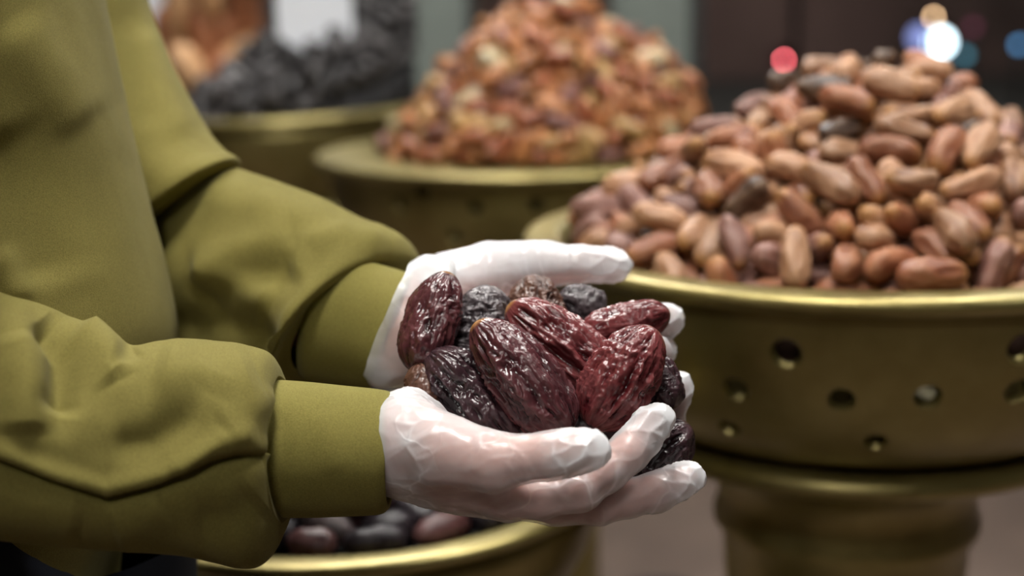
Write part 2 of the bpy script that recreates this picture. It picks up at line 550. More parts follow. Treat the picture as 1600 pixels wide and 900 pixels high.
# ------------------------------------------------------------------ dates
def date_geo(L, R, seed, nu=26, nv=16, wr=.10, wr_ang=3.2, wr_len=1.3, sq=2.6, bend=.0, lump=.10, dent=.0, cap=False, cross=0.0):
    """Wrinkled date along local x. Returns V, F, ridge, cap attributes."""
    tt = np.linspace(-1, 1, nu); tt = np.sin(tt * np.pi / 2) * .55 + tt * .45
    ph = np.linspace(0, 2 * np.pi, nv, endpoint=False)
    T, P = np.meshgrid(tt, ph, indexing='ij')
    r = np.clip(1 - np.abs(T) ** sq, 0, 1) ** (1 / 2.1) * (1 - .10 * T)
    cx, cy = np.cos(P), np.sin(P)
    base = np.stack([T * .9, cx * .8, cy * .8], -1)
    r = r * (1 + lump * fbm(base * 1.2 + seed * 3.7, seed, 2))
    warp = .7 * fbm(base * 1.7 + 5.1, seed + 40, 2)
    q = np.stack([T * wr_len + warp * .5, cx * wr_ang + warp, cy * wr_ang + warp], -1)
    rd = ridged(q + seed * 1.9, seed + 9, 3 if nu > 40 else 2)
    if cross:
        q2 = np.stack([T * 7 + warp * 2.5, cx * 1.5, cy * 1.5 + warp], -1)
        rd = (1 - cross) * rd + cross * ridged(q2, seed + 21, 3)
    edge = np.clip((1 - np.abs(T)) * 4, 0.15, 1)
    rr = r * (1 + wr * (rd - .25) * edge)
    if nu > 60:
        q3 = np.stack([T * wr_len * 3.6 + warp * 2, cx * wr_ang * 3.0 + warp * 2.4, cy * wr_ang * 3.0 - warp * 2.0], -1)
        r3 = ridged(q3 + seed * 2.3, seed + 31, 3)
        rr = rr * (1 + wr * .55 * (r3 - .2) * edge)
        rd = rd * .65 + r3 * .5
    if dent:
        rr = rr * (1 - dent * np.exp(-((np.mod(P - 1.2 + warp * .5, 2 * np.pi) - 1.0) / .35) ** 2) * np.clip(1 - T ** 2, 0, 1))
    X = T * L / 2
    Y = rr * cx * R; Z = rr * cy * R + bend * L * (T ** 2 - .4)
    V = np.stack([X, Y, Z], -1).reshape(-1, 3)
    ridge = np.clip(.5 + .62 * rd, 0, 1).reshape(-1)
    capv = (np.clip((T - .62) / .34, 0, 1) ** 1.5 * .75 if cap == 'soft' else np.clip((T - .90) / .08, 0, 1) * (1 if cap else 0)).reshape(-1)
    return V, grid_faces(nu, nv), ridge, capv


def date_mesh(name, mat, *a, **k):
    V, Fc, rd, cpv = date_geo(*a, **k)
    me = mesh_from(name, V, Fc)
    set_attr(me, 'ridge', rd); set_attr(me, 'cap', cpv)
    me.materials.append(mat)
    return me


def closest(A, B, Cc, D):
    """Closest points of segments AB and CD (arrays)."""
    d1 = B - A; d2 = D - Cc; r = A - Cc
    a = (d1 * d1).sum(1); e = (d2 * d2).sum(1); f = (d2 * r).sum(1); c = (d1 * r).sum(1); b = (d1 * d2).sum(1)
    den = a * e - b * b
    s = np.clip(np.where(den > 1e-12, (b * f - c * e) / np.maximum(den, 1e-12), .5), 0, 1)
    t = np.clip((b * s + f) / e, 0, 1)
    s = np.clip((b * t - c) / a, 0, 1)
    return s, t


def pack(n, L, R, top, Rmax, seed, region=None, iters=170, lay=(0.0, .03), size_var=.1, cx=0.0):
    """Lay n dates (capsules) over the surface top(x, y) by relaxation. Coordinates relative to the bowl's rim centre."""
    rng = np.random.default_rng(seed)
    pts = []
    while len(pts) < n:
        p = rng.uniform(-Rmax, Rmax, 2)
        if np.hypot(*p) > Rmax * .97: continue
        p[0] += cx
        if region is not None and not region(*p): continue
        pts.append(p)
    P = np.array(pts)
    core = lambda x, y: top(x, y)
    sc = 1 + size_var * rng.normal(size=n).clip(-1.8, 1.8)
    Ls = L * sc; Rs = R * (1 + .5 * (sc - 1)) * (1 + .06 * rng.normal(size=n).clip(-1.5, 1.5))
    zc = core(P[:, 0], P[:, 1]) + Rs + rng.uniform(lay[0], lay[1], n)
    ctr = np.column_stack([P, zc])
    eps = .004
    gx = (core(P[:, 0] + eps, P[:, 1]) - core(P[:, 0] - eps, P[:, 1])) / (2 * eps)
    gy = (core(P[:, 0], P[:, 1] + eps) - core(P[:, 0], P[:, 1] - eps)) / (2 * eps)
    Nn = np.column_stack([-gx, -gy, np.ones(n)]); Nn /= np.linalg.norm(Nn, axis=1)[:, None]
    d = rng.normal(size=(n, 3)); d -= (d * Nn).sum(1)[:, None] * Nn * rng.uniform(.55, 1.0, n)[:, None]
    d /= np.linalg.norm(d, axis=1)[:, None]
    hl = (Ls / 2 - Rs * .8)[:, None]
    A = ctr - d * hl; B = ctr + d * hl
    for it in range(iters):
        if it % 12 == 0:
            cc = (A + B) / 2
            D2 = ((cc[:, None, :] - cc[None]) ** 2).sum(-1)
            I, J = np.nonzero(np.triu(D2 < (L * 1.15 + 2 * R) ** 2, 1))
        pull = .0011 if it < iters * .65 else .0003 if it < iters * .82 else 0.0
        g = -Nn * pull * np.array([.8, .8, 1.0])
        A += g; B += g
        for _ in range(2):
            s, t = closest(A[I], B[I], A[J], B[J])
            p1 = A[I] + (B[I] - A[I]) * s[:, None]; p2 = A[J] + (B[J] - A[J]) * t[:, None]
            v = p1 - p2; dist = np.linalg.norm(v, axis=1); mn = (Rs[I] + Rs[J]) * .97
            m = dist < mn
            if m.any():
                i, j = I[m], J[m]
                push = (v[m] / np.maximum(dist[m], 1e-6)[:, None]) * ((mn[m] - dist[m]) * .5 * .5)[:, None]
                sm, tm = s[m][:, None], t[m][:, None]
                np.add.at(A, i, push * (1 - sm) * 1.4); np.add.at(B, i, push * sm * 1.4)
                np.add.at(A, j, -push * (1 - tm) * 1.4); np.add.at(B, j, -push * tm * 1.4)
            for Q in (A, B):   # stay above the core and inside the rim
                hz = core(Q[:, 0], Q[:, 1]) + Rs * .9
                Q[:, 2] = np.maximum(Q[:, 2], hz)
                rr = np.hypot(Q[:, 0] - cx, Q[:, 1]); lim = Rmax - Rs * .3
                k = np.where(rr > lim, lim / np.maximum(rr, 1e-6), 1.0)
                Q[:, 0] = cx + (Q[:, 0] - cx) * k; Q[:, 1] *= k
            cc = (A + B) / 2; dd = B - A; dd /= np.linalg.norm(dd, axis=1)[:, None]
            A = cc - dd * hl; B = cc + dd * hl
    cc = (A + B) / 2; dd = (B - A); dd /= np.linalg.norm(dd, axis=1)[:, None]
    return cc, dd, Ls, Rs, rng


def frame_from(d, roll):
    x = Vector(d).normalized()
    h = Vector((0, 0, 1)) if abs(x.z) < .95 else Vector((0, 1, 0))
    y = h.cross(x).normalized(); z = x.cross(y)
    y2 = y * math.cos(roll) + z * math.sin(roll); z2 = x.cross(y2)
    return Matrix(((x.x, y2.x, z2.x), (x.y, y2.y, z2.y), (x.z, y2.z, z2.z))).to_4x4()


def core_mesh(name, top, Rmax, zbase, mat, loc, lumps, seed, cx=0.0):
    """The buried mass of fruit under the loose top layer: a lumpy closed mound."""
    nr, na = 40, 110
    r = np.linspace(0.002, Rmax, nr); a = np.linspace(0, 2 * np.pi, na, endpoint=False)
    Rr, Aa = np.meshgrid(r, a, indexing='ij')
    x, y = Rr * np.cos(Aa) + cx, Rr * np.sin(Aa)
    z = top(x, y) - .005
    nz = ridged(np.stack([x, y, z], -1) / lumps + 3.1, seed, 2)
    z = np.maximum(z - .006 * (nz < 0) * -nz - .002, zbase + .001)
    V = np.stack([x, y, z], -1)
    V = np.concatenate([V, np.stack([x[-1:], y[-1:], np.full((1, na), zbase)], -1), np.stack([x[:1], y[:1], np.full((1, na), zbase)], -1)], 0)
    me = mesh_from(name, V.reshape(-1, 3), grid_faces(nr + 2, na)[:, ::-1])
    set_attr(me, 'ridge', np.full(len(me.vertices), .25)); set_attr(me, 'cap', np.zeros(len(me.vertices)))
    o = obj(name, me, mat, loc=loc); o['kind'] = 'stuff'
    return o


HEAPS = []     # (list of (object, tone, group, placewords)), used later for labels


def heap(key, kind, tones, weights, L, R, top, n, seed, group, rnd=.15, region=None, lay=(0, .03), Rk=.229, nvar=4, geo=dict(), stuffmat=None, stufflabel='', size_var=.1, iters=170, cx=0.0):
    x, y, RR, zr = BO[key]; s = RR / .273
    cc, dd, Ls, Rs, rng = pack(n, L, R, top, Rk * s, seed, region, iters, lay, size_var, cx)
    meshes = {tn: [date_mesh(kind + '_' + tn, m, L, R, seed + 13 * q + 101 * ti, **geo) for q in range(nvar)] for ti, (tn, m) in enumerate(tones.items())}
    names = list(tones); items = []
    tw = rng.choice(len(names), size=n, p=np.array(weights) / sum(weights))
    for i in range(n):
        tn = names[tw[i]]
        me = meshes[tn][rng.integers(nvar)]
        o = bpy.data.objects.new(kind, me); C.objects.link(o)
        mt = Matrix.Translation((x + cc[i, 0], y + cc[i, 1], zr + cc[i, 2])) @ frame_from(dd[i], rng.uniform(0, 6.28)) @ Matrix.Diagonal((Ls[i] / L, Rs[i] / R, Rs[i] / R, 1))
        o.matrix_world = mt
        items.append((o, tn, dd[i]))
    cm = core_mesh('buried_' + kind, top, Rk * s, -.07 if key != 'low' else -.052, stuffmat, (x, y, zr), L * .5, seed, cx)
    HEAPS.append((items, kind, group, cm, key))
    return items


# near heap: brown dates
DM = lambda nm, v, b, bl, **k: mat_date(nm, v, b, bl, **k)
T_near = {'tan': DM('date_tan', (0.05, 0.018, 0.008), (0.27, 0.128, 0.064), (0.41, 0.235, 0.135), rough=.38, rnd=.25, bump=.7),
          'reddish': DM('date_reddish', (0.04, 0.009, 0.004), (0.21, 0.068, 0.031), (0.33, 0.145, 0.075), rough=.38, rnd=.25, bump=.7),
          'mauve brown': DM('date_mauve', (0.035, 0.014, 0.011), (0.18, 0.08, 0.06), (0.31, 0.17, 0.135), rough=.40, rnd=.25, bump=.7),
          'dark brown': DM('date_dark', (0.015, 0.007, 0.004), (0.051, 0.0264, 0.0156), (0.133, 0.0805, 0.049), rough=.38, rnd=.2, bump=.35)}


def top_near(x, y):
    r = np.hypot(x - .008, y)
    z = np.where(r < .20, .088 - .44 * r, .000 - .35 * (r - .20)) - .014
    z = z + .005 * np.exp(-(((x - .115) ** 2 + (y + .00) ** 2) / .045 ** 2)) - .017 * np.exp(-(((x + .06) ** 2 + (y + .01) ** 2) / .04 ** 2))
    return z


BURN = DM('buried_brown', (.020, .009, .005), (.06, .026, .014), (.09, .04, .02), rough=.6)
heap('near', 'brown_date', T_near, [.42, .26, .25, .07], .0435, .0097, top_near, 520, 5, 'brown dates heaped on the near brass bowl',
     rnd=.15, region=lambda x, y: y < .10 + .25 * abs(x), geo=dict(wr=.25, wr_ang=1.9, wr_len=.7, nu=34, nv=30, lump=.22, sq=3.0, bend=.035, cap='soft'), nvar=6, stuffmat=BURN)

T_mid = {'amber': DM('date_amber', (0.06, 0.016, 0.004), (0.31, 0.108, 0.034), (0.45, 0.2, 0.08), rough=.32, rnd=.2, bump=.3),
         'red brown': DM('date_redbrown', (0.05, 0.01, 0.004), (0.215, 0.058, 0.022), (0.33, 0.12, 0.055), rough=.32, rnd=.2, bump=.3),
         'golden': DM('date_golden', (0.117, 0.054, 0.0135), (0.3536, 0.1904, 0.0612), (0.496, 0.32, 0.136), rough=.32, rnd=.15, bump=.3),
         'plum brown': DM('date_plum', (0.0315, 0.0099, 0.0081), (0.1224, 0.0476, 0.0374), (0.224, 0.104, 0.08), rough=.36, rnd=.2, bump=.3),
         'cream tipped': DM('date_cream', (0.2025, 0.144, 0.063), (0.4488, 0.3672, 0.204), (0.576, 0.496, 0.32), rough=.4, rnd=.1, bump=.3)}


def top_mid(x, y):
    c = .035
    dx = np.where(x > c, (x - c) / 1.12, (x - c) * 1.02)
    r = np.hypot(dx, y)
    z = np.where(r < .24, .141 - .70 * r, -.018 - .2 * (r - .24)) 
    z = z + np.where(x > .09, .022 * np.exp(-((x - .18) ** 2) / .07 ** 2), 0) - .008
    return np.where(np.hypot(x, y) > .196, np.maximum(z, .003), z)


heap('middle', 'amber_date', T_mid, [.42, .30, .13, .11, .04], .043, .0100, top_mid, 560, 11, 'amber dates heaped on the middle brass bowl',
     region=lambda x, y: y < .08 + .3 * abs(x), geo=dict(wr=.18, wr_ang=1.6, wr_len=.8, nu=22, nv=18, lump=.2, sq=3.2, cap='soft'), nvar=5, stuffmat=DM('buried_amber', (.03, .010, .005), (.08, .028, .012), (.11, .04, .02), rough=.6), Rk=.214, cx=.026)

T_black = {'black': DM('date_black', (.006, .006, .008), (.020, .019, .021), (.060, .055, .055), rough=.42, rnd=.3, bump=.3),
           'charcoal': DM('date_charcoal', (.012, .012, .014), (.040, .038, .040), (.095, .085, .085), rough=.42, rnd=.3, bump=.3)}


def top_back(x, y):
    r = np.hypot((x - .125) * np.where(x > .125, 1.0, .80), y)
    return np.maximum(.160 - .70 * r, -.016) - .008


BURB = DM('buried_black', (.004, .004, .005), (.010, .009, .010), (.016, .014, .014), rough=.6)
heap('back', 'black_date', T_black, [.6, .4], .047, .0125, top_back, 330, 23, 'black dates heaped on the back brass bowl',
     region=lambda x, y: y < .10, geo=dict(wr=.08, nu=16, nv=12, lump=.14), stuffmat=BURB, Rk=.208)

T_low = {'black': DM('date_ink', (0.002, 0.002, 0.0035), (0.009, 0.007, 0.009), (0.026, 0.019, 0.023), rough=.30, rnd=.3, bump=.4),
         'dark red': DM('date_dark_red', (0.007, 0.003, 0.004), (0.03, 0.01, 0.01), (0.085, 0.038, 0.036), rough=.30, rnd=.3, bump=.4),
         'greyish': DM('date_greyish', (0.01, 0.007, 0.007), (0.04, 0.029, 0.03), (0.1, 0.075, 0.075), rough=.34, rnd=.2, bump=.4)}
heap('low', 'small_dark_date', T_low, [.64, .29, .07], .042, .0112, lambda x, y: -.012 + .02 * np.exp(-(x * x + y * y) / .012) + 0 * x, 150, 31,
     'small dark dates in the low brass bowl', lay=(0, .02), geo=dict(wr=.10, nu=24, nv=16, lump=.14), stuffmat=BURB, Rk=.224)

# dried fruit hanging at the back on the left: a stalk with large fruit
T_hang = [DM('dried_tan', (.20, .09, .035), (.46, .25, .11), (.55, .33, .17), rough=.5), DM('dried_rust', (.10, .03, .010), (.28, .10, .04), (.36, .15, .07), rough=.5)]
hb = W(345, -10, 3.0)
hang = empty('dried_fruit_bunch', (hb[0], hb[1], hb[2]))
tag(hang, 'bunch of tan and rust dried fruit hanging behind the black dates', 'dried fruit')
hm_ = [date_mesh('fruit', T_hang[q % 2], .15, .034, 60 + q, nu=22, nv=14, wr=.1, lump=.2) for q in range(4)]
for q, (px, py, ang, k) in enumerate([(300, 118, 62, 0), (288, 20, 95, 0), (345, 60, 90, 1), (345, 140, 96, 1), (372, 92, -38, 2), (385, 15, 88, 3), (322, -25, 80, 2), (352, -60, 92, 1), (270, 60, 80, 3), (400, -60, 88, 1), (318, 60, 85, 1)]):
    P = W(px, py, 3.0 + .05 * (q % 3)) - hb
    o = obj('fruit', hm_[k], parent=hang)
    a = math.radians(ang)
    o.matrix_world = Matrix.Translation(Vector(P)) @ frame_from((math.cos(a), .1, -math.sin(a)), q * 1.3)
tv = []
stem_pts = np.array([(0, 0, 0.0), (.0, 0, .3), (.02, .02, .8), (.0, .0, ZC - hb[2])])


def tube(name, pts, rad, mat, parent=None, n=10):
    pts = np.array(pts, float); V = []
    for i in range(len(pts)):
        d = pts[min(i + 1, len(pts) - 1)] - pts[max(i - 1, 0)]; d /= np.linalg.norm(d)
        h = np.array([0, 1.0, 0]) if abs(d[1]) < .9 else np.array([1.0, 0, 0])
        u = np.cross(d, h); u /= np.linalg.norm(u); v = np.cross(d, u)
        r = rad if np.isscalar(rad) else rad[i]
        V += [pts[i] + r * (math.cos(a) * u + math.sin(a) * v) for a in np.linspace(0, 2 * np.pi, n, endpoint=False)]
    F = grid_faces(len(pts), n).tolist()
    m = len(V)
    F += [list(range(n))[::-1], list(range(m - n, m))]
    return obj(name, mesh_from(name, V, F), mat, parent)


tube('cord', stem_pts, .012, mat_plain('palm_stalk', (.25, .15, .06), .7), hang)

# blank white card standing in the black dates
card_p = W(492, 34, 2.465)
card = empty('price_card', (card_p[0], card_p[1], card_p[2]))
tag(card, 'blank white price card standing in the heap of black dates', 'card')
wc, hc = 112 / F_PX * 2.6 / 2, .075
V, Fc = [], []
outl = [(-wc, .12), (wc, .12), (wc, -.022), (wc * .45, -.05), (0, -.056), (-wc * .45, -.05), (-wc, -.022)]
for yy in (-.002, .002):
    V += [(a, yy, b) for a, b in outl]
m7 = len(outl)
Fc = [list(range(m7)), list(range(2 * m7 - 1, m7 - 1, -1))] + [[i, m7 + i, m7 + (i + 1) % m7, (i + 1) % m7] for i in range(m7)]
obj('card_face', mesh_from('card_face', V, Fc, False), CARD, card)
box('card_stake', -.006, .006, .002, .006, -.15, .02, DARKM, card)

# dark blue cloth sack on the floor beyond the bowls
bp = W(1045, 930, 2.35)
sack = empty('cloth_sack', (bp[0], bp[1] + .1, 0)); tag(sack, 'dark navy cloth sack on the floor beyond the low bowl', 'sack')
pr = resample([(.001, 0), (.13, .0), (.165, .04), (.172, .11), (.155, .19), (.11, .245), (.055, .27), (.001, .275)], 40)
so = revolve('sack_body', pr, 48, NAVY, sack)
vv = np.empty(len(so.data.vertices) * 3, np.float32); so.data.vertices.foreach_get('co', vv); vv = vv.reshape(-1, 3)
vv[:, :2] *= (1 + .10 * fbm(vv * 9, 4))[:, None]; so.data.vertices.foreach_set('co', vv.ravel())
box('stitched_seam', -.004, .004, -.176, -.150, .05, .20, mat_plain('cord', (.02, .03, .06), .8), sack)

# ------------------------------------------------------------------ the person
person = empty('person', (-.36, .70, 0))
tag(person, 'person in an olive sweatshirt and clear plastic gloves cupping dates in both hands', 'person')
bpy.context.view_layer.update()


def under(name, V, Fc, mat, parent=person):
    """A mesh given in world coordinates, parented to the person (whose origin is on the floor)."""
    V = np.asarray(V, float) - np.array([-.36, .70, 0])
    return obj(name, mesh_from(name, V, Fc), mat, parent)


def loft(st, nu, nv, power=2.0):
    """Stations (Tx,Ty,Bx,By,depth,half depth): ring through the two outline points of the sleeve, deep along the lens axis."""
    S = resample(st, nu); ph = np.linspace(0, 2 * np.pi, nv, endpoint=False)
    rows = []
    for row in S:
        Tx, Ty, Bx, By, d, a = row[:6]; sh = row[6] if len(row) > 6 else 0.0
        t, b = W(Tx, Ty, d), W(Bx, By, d)
        c = (t + b) / 2; u = (t - b) / 2
        cs, sn = np.cos(ph), np.sin(ph)
        if power != 2.0:
            cs, sn = np.sign(cs) * np.abs(cs) ** (2 / power), np.sign(sn) * np.abs(sn) ** (2 / power)
        rows.append(c + cs[:, None] * u + (sn * a)[:, None] * (-FWD) - (sn * sh / F_PX * d)[:, None] * RT)
    return np.array(rows), grid_faces(nu, nv)


def vnormals(G):
    du = np.gradient(G, axis=0); dv = (np.roll(G, -1, 1) - np.roll(G, 1, 1)) / 2
    n = np.cross(dv, du); n /= np.maximum(np.linalg.norm(n, axis=-1, keepdims=True), 1e-9)
    c = G.mean(1, keepdims=True)
    s = np.sign(((G - c) * n).sum(-1, keepdims=True)); s[s == 0] = 1
    return n * s


def strokes(G, items, face=0.0):
    """Push folds into a lofted grid. item: (polyline of photo pixels, metres (+ out), width px[, lean]) applied where the surface faces the lens."""
    n = vnormals(G); P = project(G.reshape(-1, 3)).reshape(G.shape[0], G.shape[1], 2)
    view = (G - CAM); view /= np.linalg.norm(view, axis=-1, keepdims=True)
    w = np.clip((-(n * view).sum(-1) + .15) / .35, 0, 1)
    D = np.zeros(G.shape[:2])
    for it in items:
        pl, amp, wid = np.array(it[0], float), it[1], it[2]
        best = np.full(P.shape[:2], 1e9); sgn = np.ones(P.shape[:2]); tt = np.zeros(P.shape[:2]); acc = 0; tot = np.hypot(*np.diff(pl, axis=0).T).sum()
        for a, b in zip(pl[:-1], pl[1:]):
            ab = b - a; q = ((P - a) @ ab) / (ab @ ab); t = np.clip(q, 0, 1)
            v = P - (a + t[..., None] * ab); dd = np.hypot(v[..., 0], v[..., 1])
            m = dd < best
            best = np.where(m, dd, best); sgn = np.where(m, np.sign(ab[0] * v[..., 1] - ab[1] * v[..., 0]), sgn)
            tt = np.where(m, (acc + t * np.hypot(*ab)) / tot, tt); acc += np.hypot(*ab)
        taper = np.clip(np.minimum(tt, 1 - tt) * 6 + (it[4] if len(it) > 4 else .25), 0, 1)
        prof = np.exp(-(best / wid) ** 2)
        if len(it) > 3 and it[3]:   # one-sided: 'amp' on the + side (below a left-to-right line), fast falloff on the other
            prof = np.where(sgn > 0, np.exp(-(best / wid) ** 1.3), np.exp(-(best / it[3]) ** 2))
        D += amp * prof * taper
    return G + n * (D * w)[..., None]


def flat(G): return G.reshape(-1, 3)


parts_V, parts_F = [], []


def add_part(G, Fc):
    b = sum(len(v) for v in parts_V)
    parts_V.append(flat(G)); parts_F.append(Fc + b)


# right (near) sleeve
st = [(-420, 250, -330, 760, .57, .055), (-230, 330, -200, 800, .60, .06), (-120, 395, -120, 815, .625, .060), (-50, 436, -50, 828, .64, .058), (5, 461, 0, 838, .65, .056), (60, 473, 50, 846, .655, .054), (112, 497, 105, 852, .66, .053),
      (160, 524, 165, 857, .665, .053), (205, 541, 215, 860, .67, .053), (250, 534, 255, 863, .675, .054), (300, 531, 300, 868, .68, .055),
      (350, 536, 345, 877, .684, .056), (390, 543, 385, 885, .687, .056), (416, 552, 412, 880, .690, .055), (428, 568, 434, 856, .692, .052), (433, 588, 446, 822, .693, .046), (432, 606, 442, 800, .694, .040), (425, 622, 432, 785, .694, .034)]
G, Fc = loft(st, 320, 300)
G = strokes(G, [
    ([(-60, 700), (0, 722), (80, 753), (168, 781), (250, 760), (330, 723), (372, 712), (426, 711)], -.0065, 10, 3.2, .35),
    ([(-60, 690), (0, 708), (80, 738), (165, 764), (250, 742), (330, 706), (372, 696), (424, 697)], .0030, 15),
    ([(-30, 790), (60, 800), (130, 812)], .004, 40),
    ([(175, 830), (215, 815), (260, 790)], .003, 34),
    ([(66, 490), (104, 545), (100, 600), (92, 650)], -.0125, 26),
    ([(125, 505), (165, 555), (185, 600)], .0075, 28),
    ([(20, 520), (40, 600), (40, 680)], .006, 36),
    ([(215, 545), (190, 570), (170, 590)], -.002, 16),
    ([(240, 580), (330, 610), (400, 590)], .006, 46),
    ([(170, 700), (240, 690), (300, 650), (335, 590)], -.005, 30),
    ([(345, 670), (400, 640), (430, 620)], .003, 26),
    ([(300, 825), (370, 815), (410, 780)], -.004, 36),
    ([(270, 745), (340, 690), (400, 675)], .004, 18)])
G = G + vnormals(G) * (.0007 * fbm(G * 38, 3, 3))[..., None]
add_part(G, Fc)
# left (far) sleeve, forearm
st = [(150, 400, 60, 660, .955, .055, 0), (205, 352, 140, 640, .94, .058, 0), (255, 300, 205, 625, .925, .060, 0), (300, 268, 260, 615, .91, .061, 0), (345, 257, 305, 610, .90, .062, 0), (400, 272, 350, 605, .885, .063, 5),
      (450, 290, 385, 602, .873, .063, 12), (505, 313, 415, 600, .862, .062, 24), (558, 337, 437, 600, .852, .060, 40), (598, 354, 448, 604, .843, .060, 54), (619, 369, 456, 606, .836, .0595, 66),
      (627, 388, 463, 605, .831, .057, 71), (623, 404, 470, 599, .829, .049, 69), (604, 413, 475, 590, .828, .040, 62), (570, 423, 480, 580, .826, .032, 40)]
G, Fc = loft(st, 220, 180)
G = strokes(G, [
    ([(452, 440), (480, 385), (540, 368), (608, 376)], .004, 18),
    ([(300, 480), (350, 450), (420, 425), (470, 415)], -.006, 30),
    ([(300, 420), (380, 395), (460, 375)], .005, 34),
    ([(270, 520), (330, 500), (400, 520), (440, 560)], -.005, 26),
    ([(390, 320), (470, 345), (560, 368)], .002, 30),
    ([(300, 430), (360, 440), (430, 470)], .006, 26),
    ([(310, 300), (420, 320), (520, 350)], .003, 30)])
G = G + vnormals(G) * (.0009 * fbm(G * 34, 5, 3))[..., None]
add_part(G, Fc)
# left upper arm
st = [(20, -450, -140, -420, .83, .05), (100, -410, -110, -320, .89, .070), (160, -260, -60, -180, .93, .068), (205, -110, 0, -60, .935, .066), (228, 0, 20, 30, .93, .065), (262, 92, 50, 130, .922, .064), (300, 163, 90, 215, .912, .063), (330, 212, 125, 290, .902, .062),
      (352, 236, 160, 335, .894, .060), (365, 243, 195, 362, .889, .058), (371, 249, 214, 372, .886, .054), (366, 260, 216, 374, .886, .047), (352, 274, 222, 372, .888, .038), (330, 290, 232, 365, .89, .028)]
G, Fc = loft(st, 180, 150)
G = strokes(G, [
    ([(150, 0), (185, 110), (205, 230), (225, 330)], -.004, 30),
    ([(225, 40), (250, 130), (290, 220)], .003, 30),
    ([(200, 0), (220, 90), (230, 200)], -.003, 22)])
G = G + vnormals(G) * (.0009 * fbm(G * 30, 7, 3))[..., None]
add_part(G, Fc)
# torso: hem up to the shoulders, then closed at the collar
st = []
for T, B, d, a in [((150, 1010), (-430, 1010), .79, .100), ((160, 985), (-470, 985), .79, .130), ((166, 900), (-480, 890), .79, .138), ((180, 840), (-480, 830), .79, .142), ((215, 740), (-470, 740), .79, .142), ((248, 640), (-470, 640), .79, .140), ((262, 530), (-470, 540), .79, .138),
                   ((250, 445), (-470, 440), .79, .138), ((220, 330), (-470, 330), .79, .140), ((188, 205), (-470, 205), .785, .145), ((157, 75), (-465, 80), .78, .150), ((138, 0), (-460, 0), .775, .158),
                   ((100, -150), (-440, -150), .765, .175), ((40, -300), (-410, -300), .765, .165), ((-20, -380), (-350, -400), .765, .12), ((-60, -420), (-270, -440), .765, .075), ((-75, -450), (-265, -470), .765, .062)]:
    st.append((*T, *B, d, a))
G, Fc = loft(st, 200, 220, 2.2)
G = strokes(G, [
    ([(10, 40), (70, 120), (130, 200)], .0045, 46),
    ([(-20, 210), (40, 320), (80, 450)], -.006, 70),
        ([(-10, 395), (12, 430), (34, 470)], .005, 30)])
G = G + vnormals(G) * (.0012 * fbm(G * 22, 9, 3))[..., None]
add_part(G, Fc)
# right upper arm, mostly outside the picture
st = [(-120, -440, -260, -440, .72, .05), (-85, -370, -310, -350, .655, .068), (-62, -200, -325, -190, .605, .072), (-60, 50, -340, 50, .565, .066), (-70, 240, -370, 230, .565, .064), (-110, 420, -420, 400, .565, .062), (-190, 560, -440, 560, .575, .060), (-260, 640, -400, 640, .585, .045)]
G, Fc = loft(st, 80, 80)
add_part(G, Fc)
shirt = under('sweatshirt', np.concatenate(parts_V), np.concatenate(parts_F), OLIVE)
# cuffs
st = [(412, 600, 418, 790, .694, .030), (424, 594, 436, 806, .695, .0335), (470, 596, 480, 808, .696, .034), (530, 602, 540, 806, .697, .034), (588, 608, 592, 803, .698, .0335), (607, 612, 606, 796, .698, .0325), (612, 618, 609, 790, .698, .0312), (606, 624, 603, 784, .698, .0300), (570, 628, 570, 780, .698, .029)]
G, Fc = loft(st, 90, 120)
G = strokes(G, [([(440, 640), (445, 720), (445, 790)], -.0012, 12), ([(500, 640), (510, 690), (530, 740)], .0008, 20)])
cuff = under('cuff', flat(G), Fc, OLIVE_RIB)
st = [(486, 420, 470, 588, .828, .030), (500, 408, 482, 597, .824, .034), (530, 405, 505, 602, .820, .035), (575, 409, 535, 606, .813, .036), (622, 421, 562, 609, .806, .036), (640, 428, 575, 609, .803, .0355), (643, 434, 580, 605, .802, .034), (636, 440, 576, 598, .802, .033), (600, 445, 550, 590, .806, .032)]
G, Fc = loft(st, 80, 110)
cuff2 = under('cuff', flat(G), Fc, OLIVE_RIB)


# trousers
def legs():
    Vs, Fs = [], []
    for (xa, ya) in ((-.262, .775), (-.40, .60)):
        pr = [(.0, .0), (.0, .02), (.0, .10), (.0, .48), (.0, .80), (.0, 1.0)]
        rad = [.02, .055, .06, .072, .086, .10]
        nv = 28; t = np.linspace(0, 2 * np.pi, nv, endpoint=False); rows = []
        hs_ = np.linspace(.06, 1.0, 40)
        for h in hs_:
            r = np.interp(h, [.06, .12, .5, .8, 1.0], [.062, .064, .072, .084, .10])
            lean = np.interp(h, [.06, 1.0], [0, -.025 if xa > -.3 else .03])
            rows.append(np.stack([xa + lean + r * np.cos(t), ya + r * .95 * np.sin(t), np.full(nv, h)], 1))
        Gg = np.array(rows); Gg += vnormals(Gg) * (.004 * fbm(Gg * np.array([14, 14, 7]), 12, 2))[..., None]
        b = sum(len(v) for v in Vs); Vs.append(flat(Gg)); Fs.append(grid_faces(40, nv) + b)
    # hips
    t = np.linspace(0, 2 * np.pi, 40, endpoint=False); rows = []
    for h, rx, ry in ((.84, .06, .10), (.86, .115, .155), (.92, .12, .165), (1.0, .115, .16), (1.05, .10, .15)):
        rows.append(np.stack([-.345 + rx * np.cos(t), .69 + ry * np.sin(t), np.full(40, h)], 1))
    b = sum(len(v) for v in Vs); Vs.append(np.concatenate(rows)); Fs.append(grid_faces(5, 40) + b)
    return np.concatenate(Vs), np.concatenate(Fs)


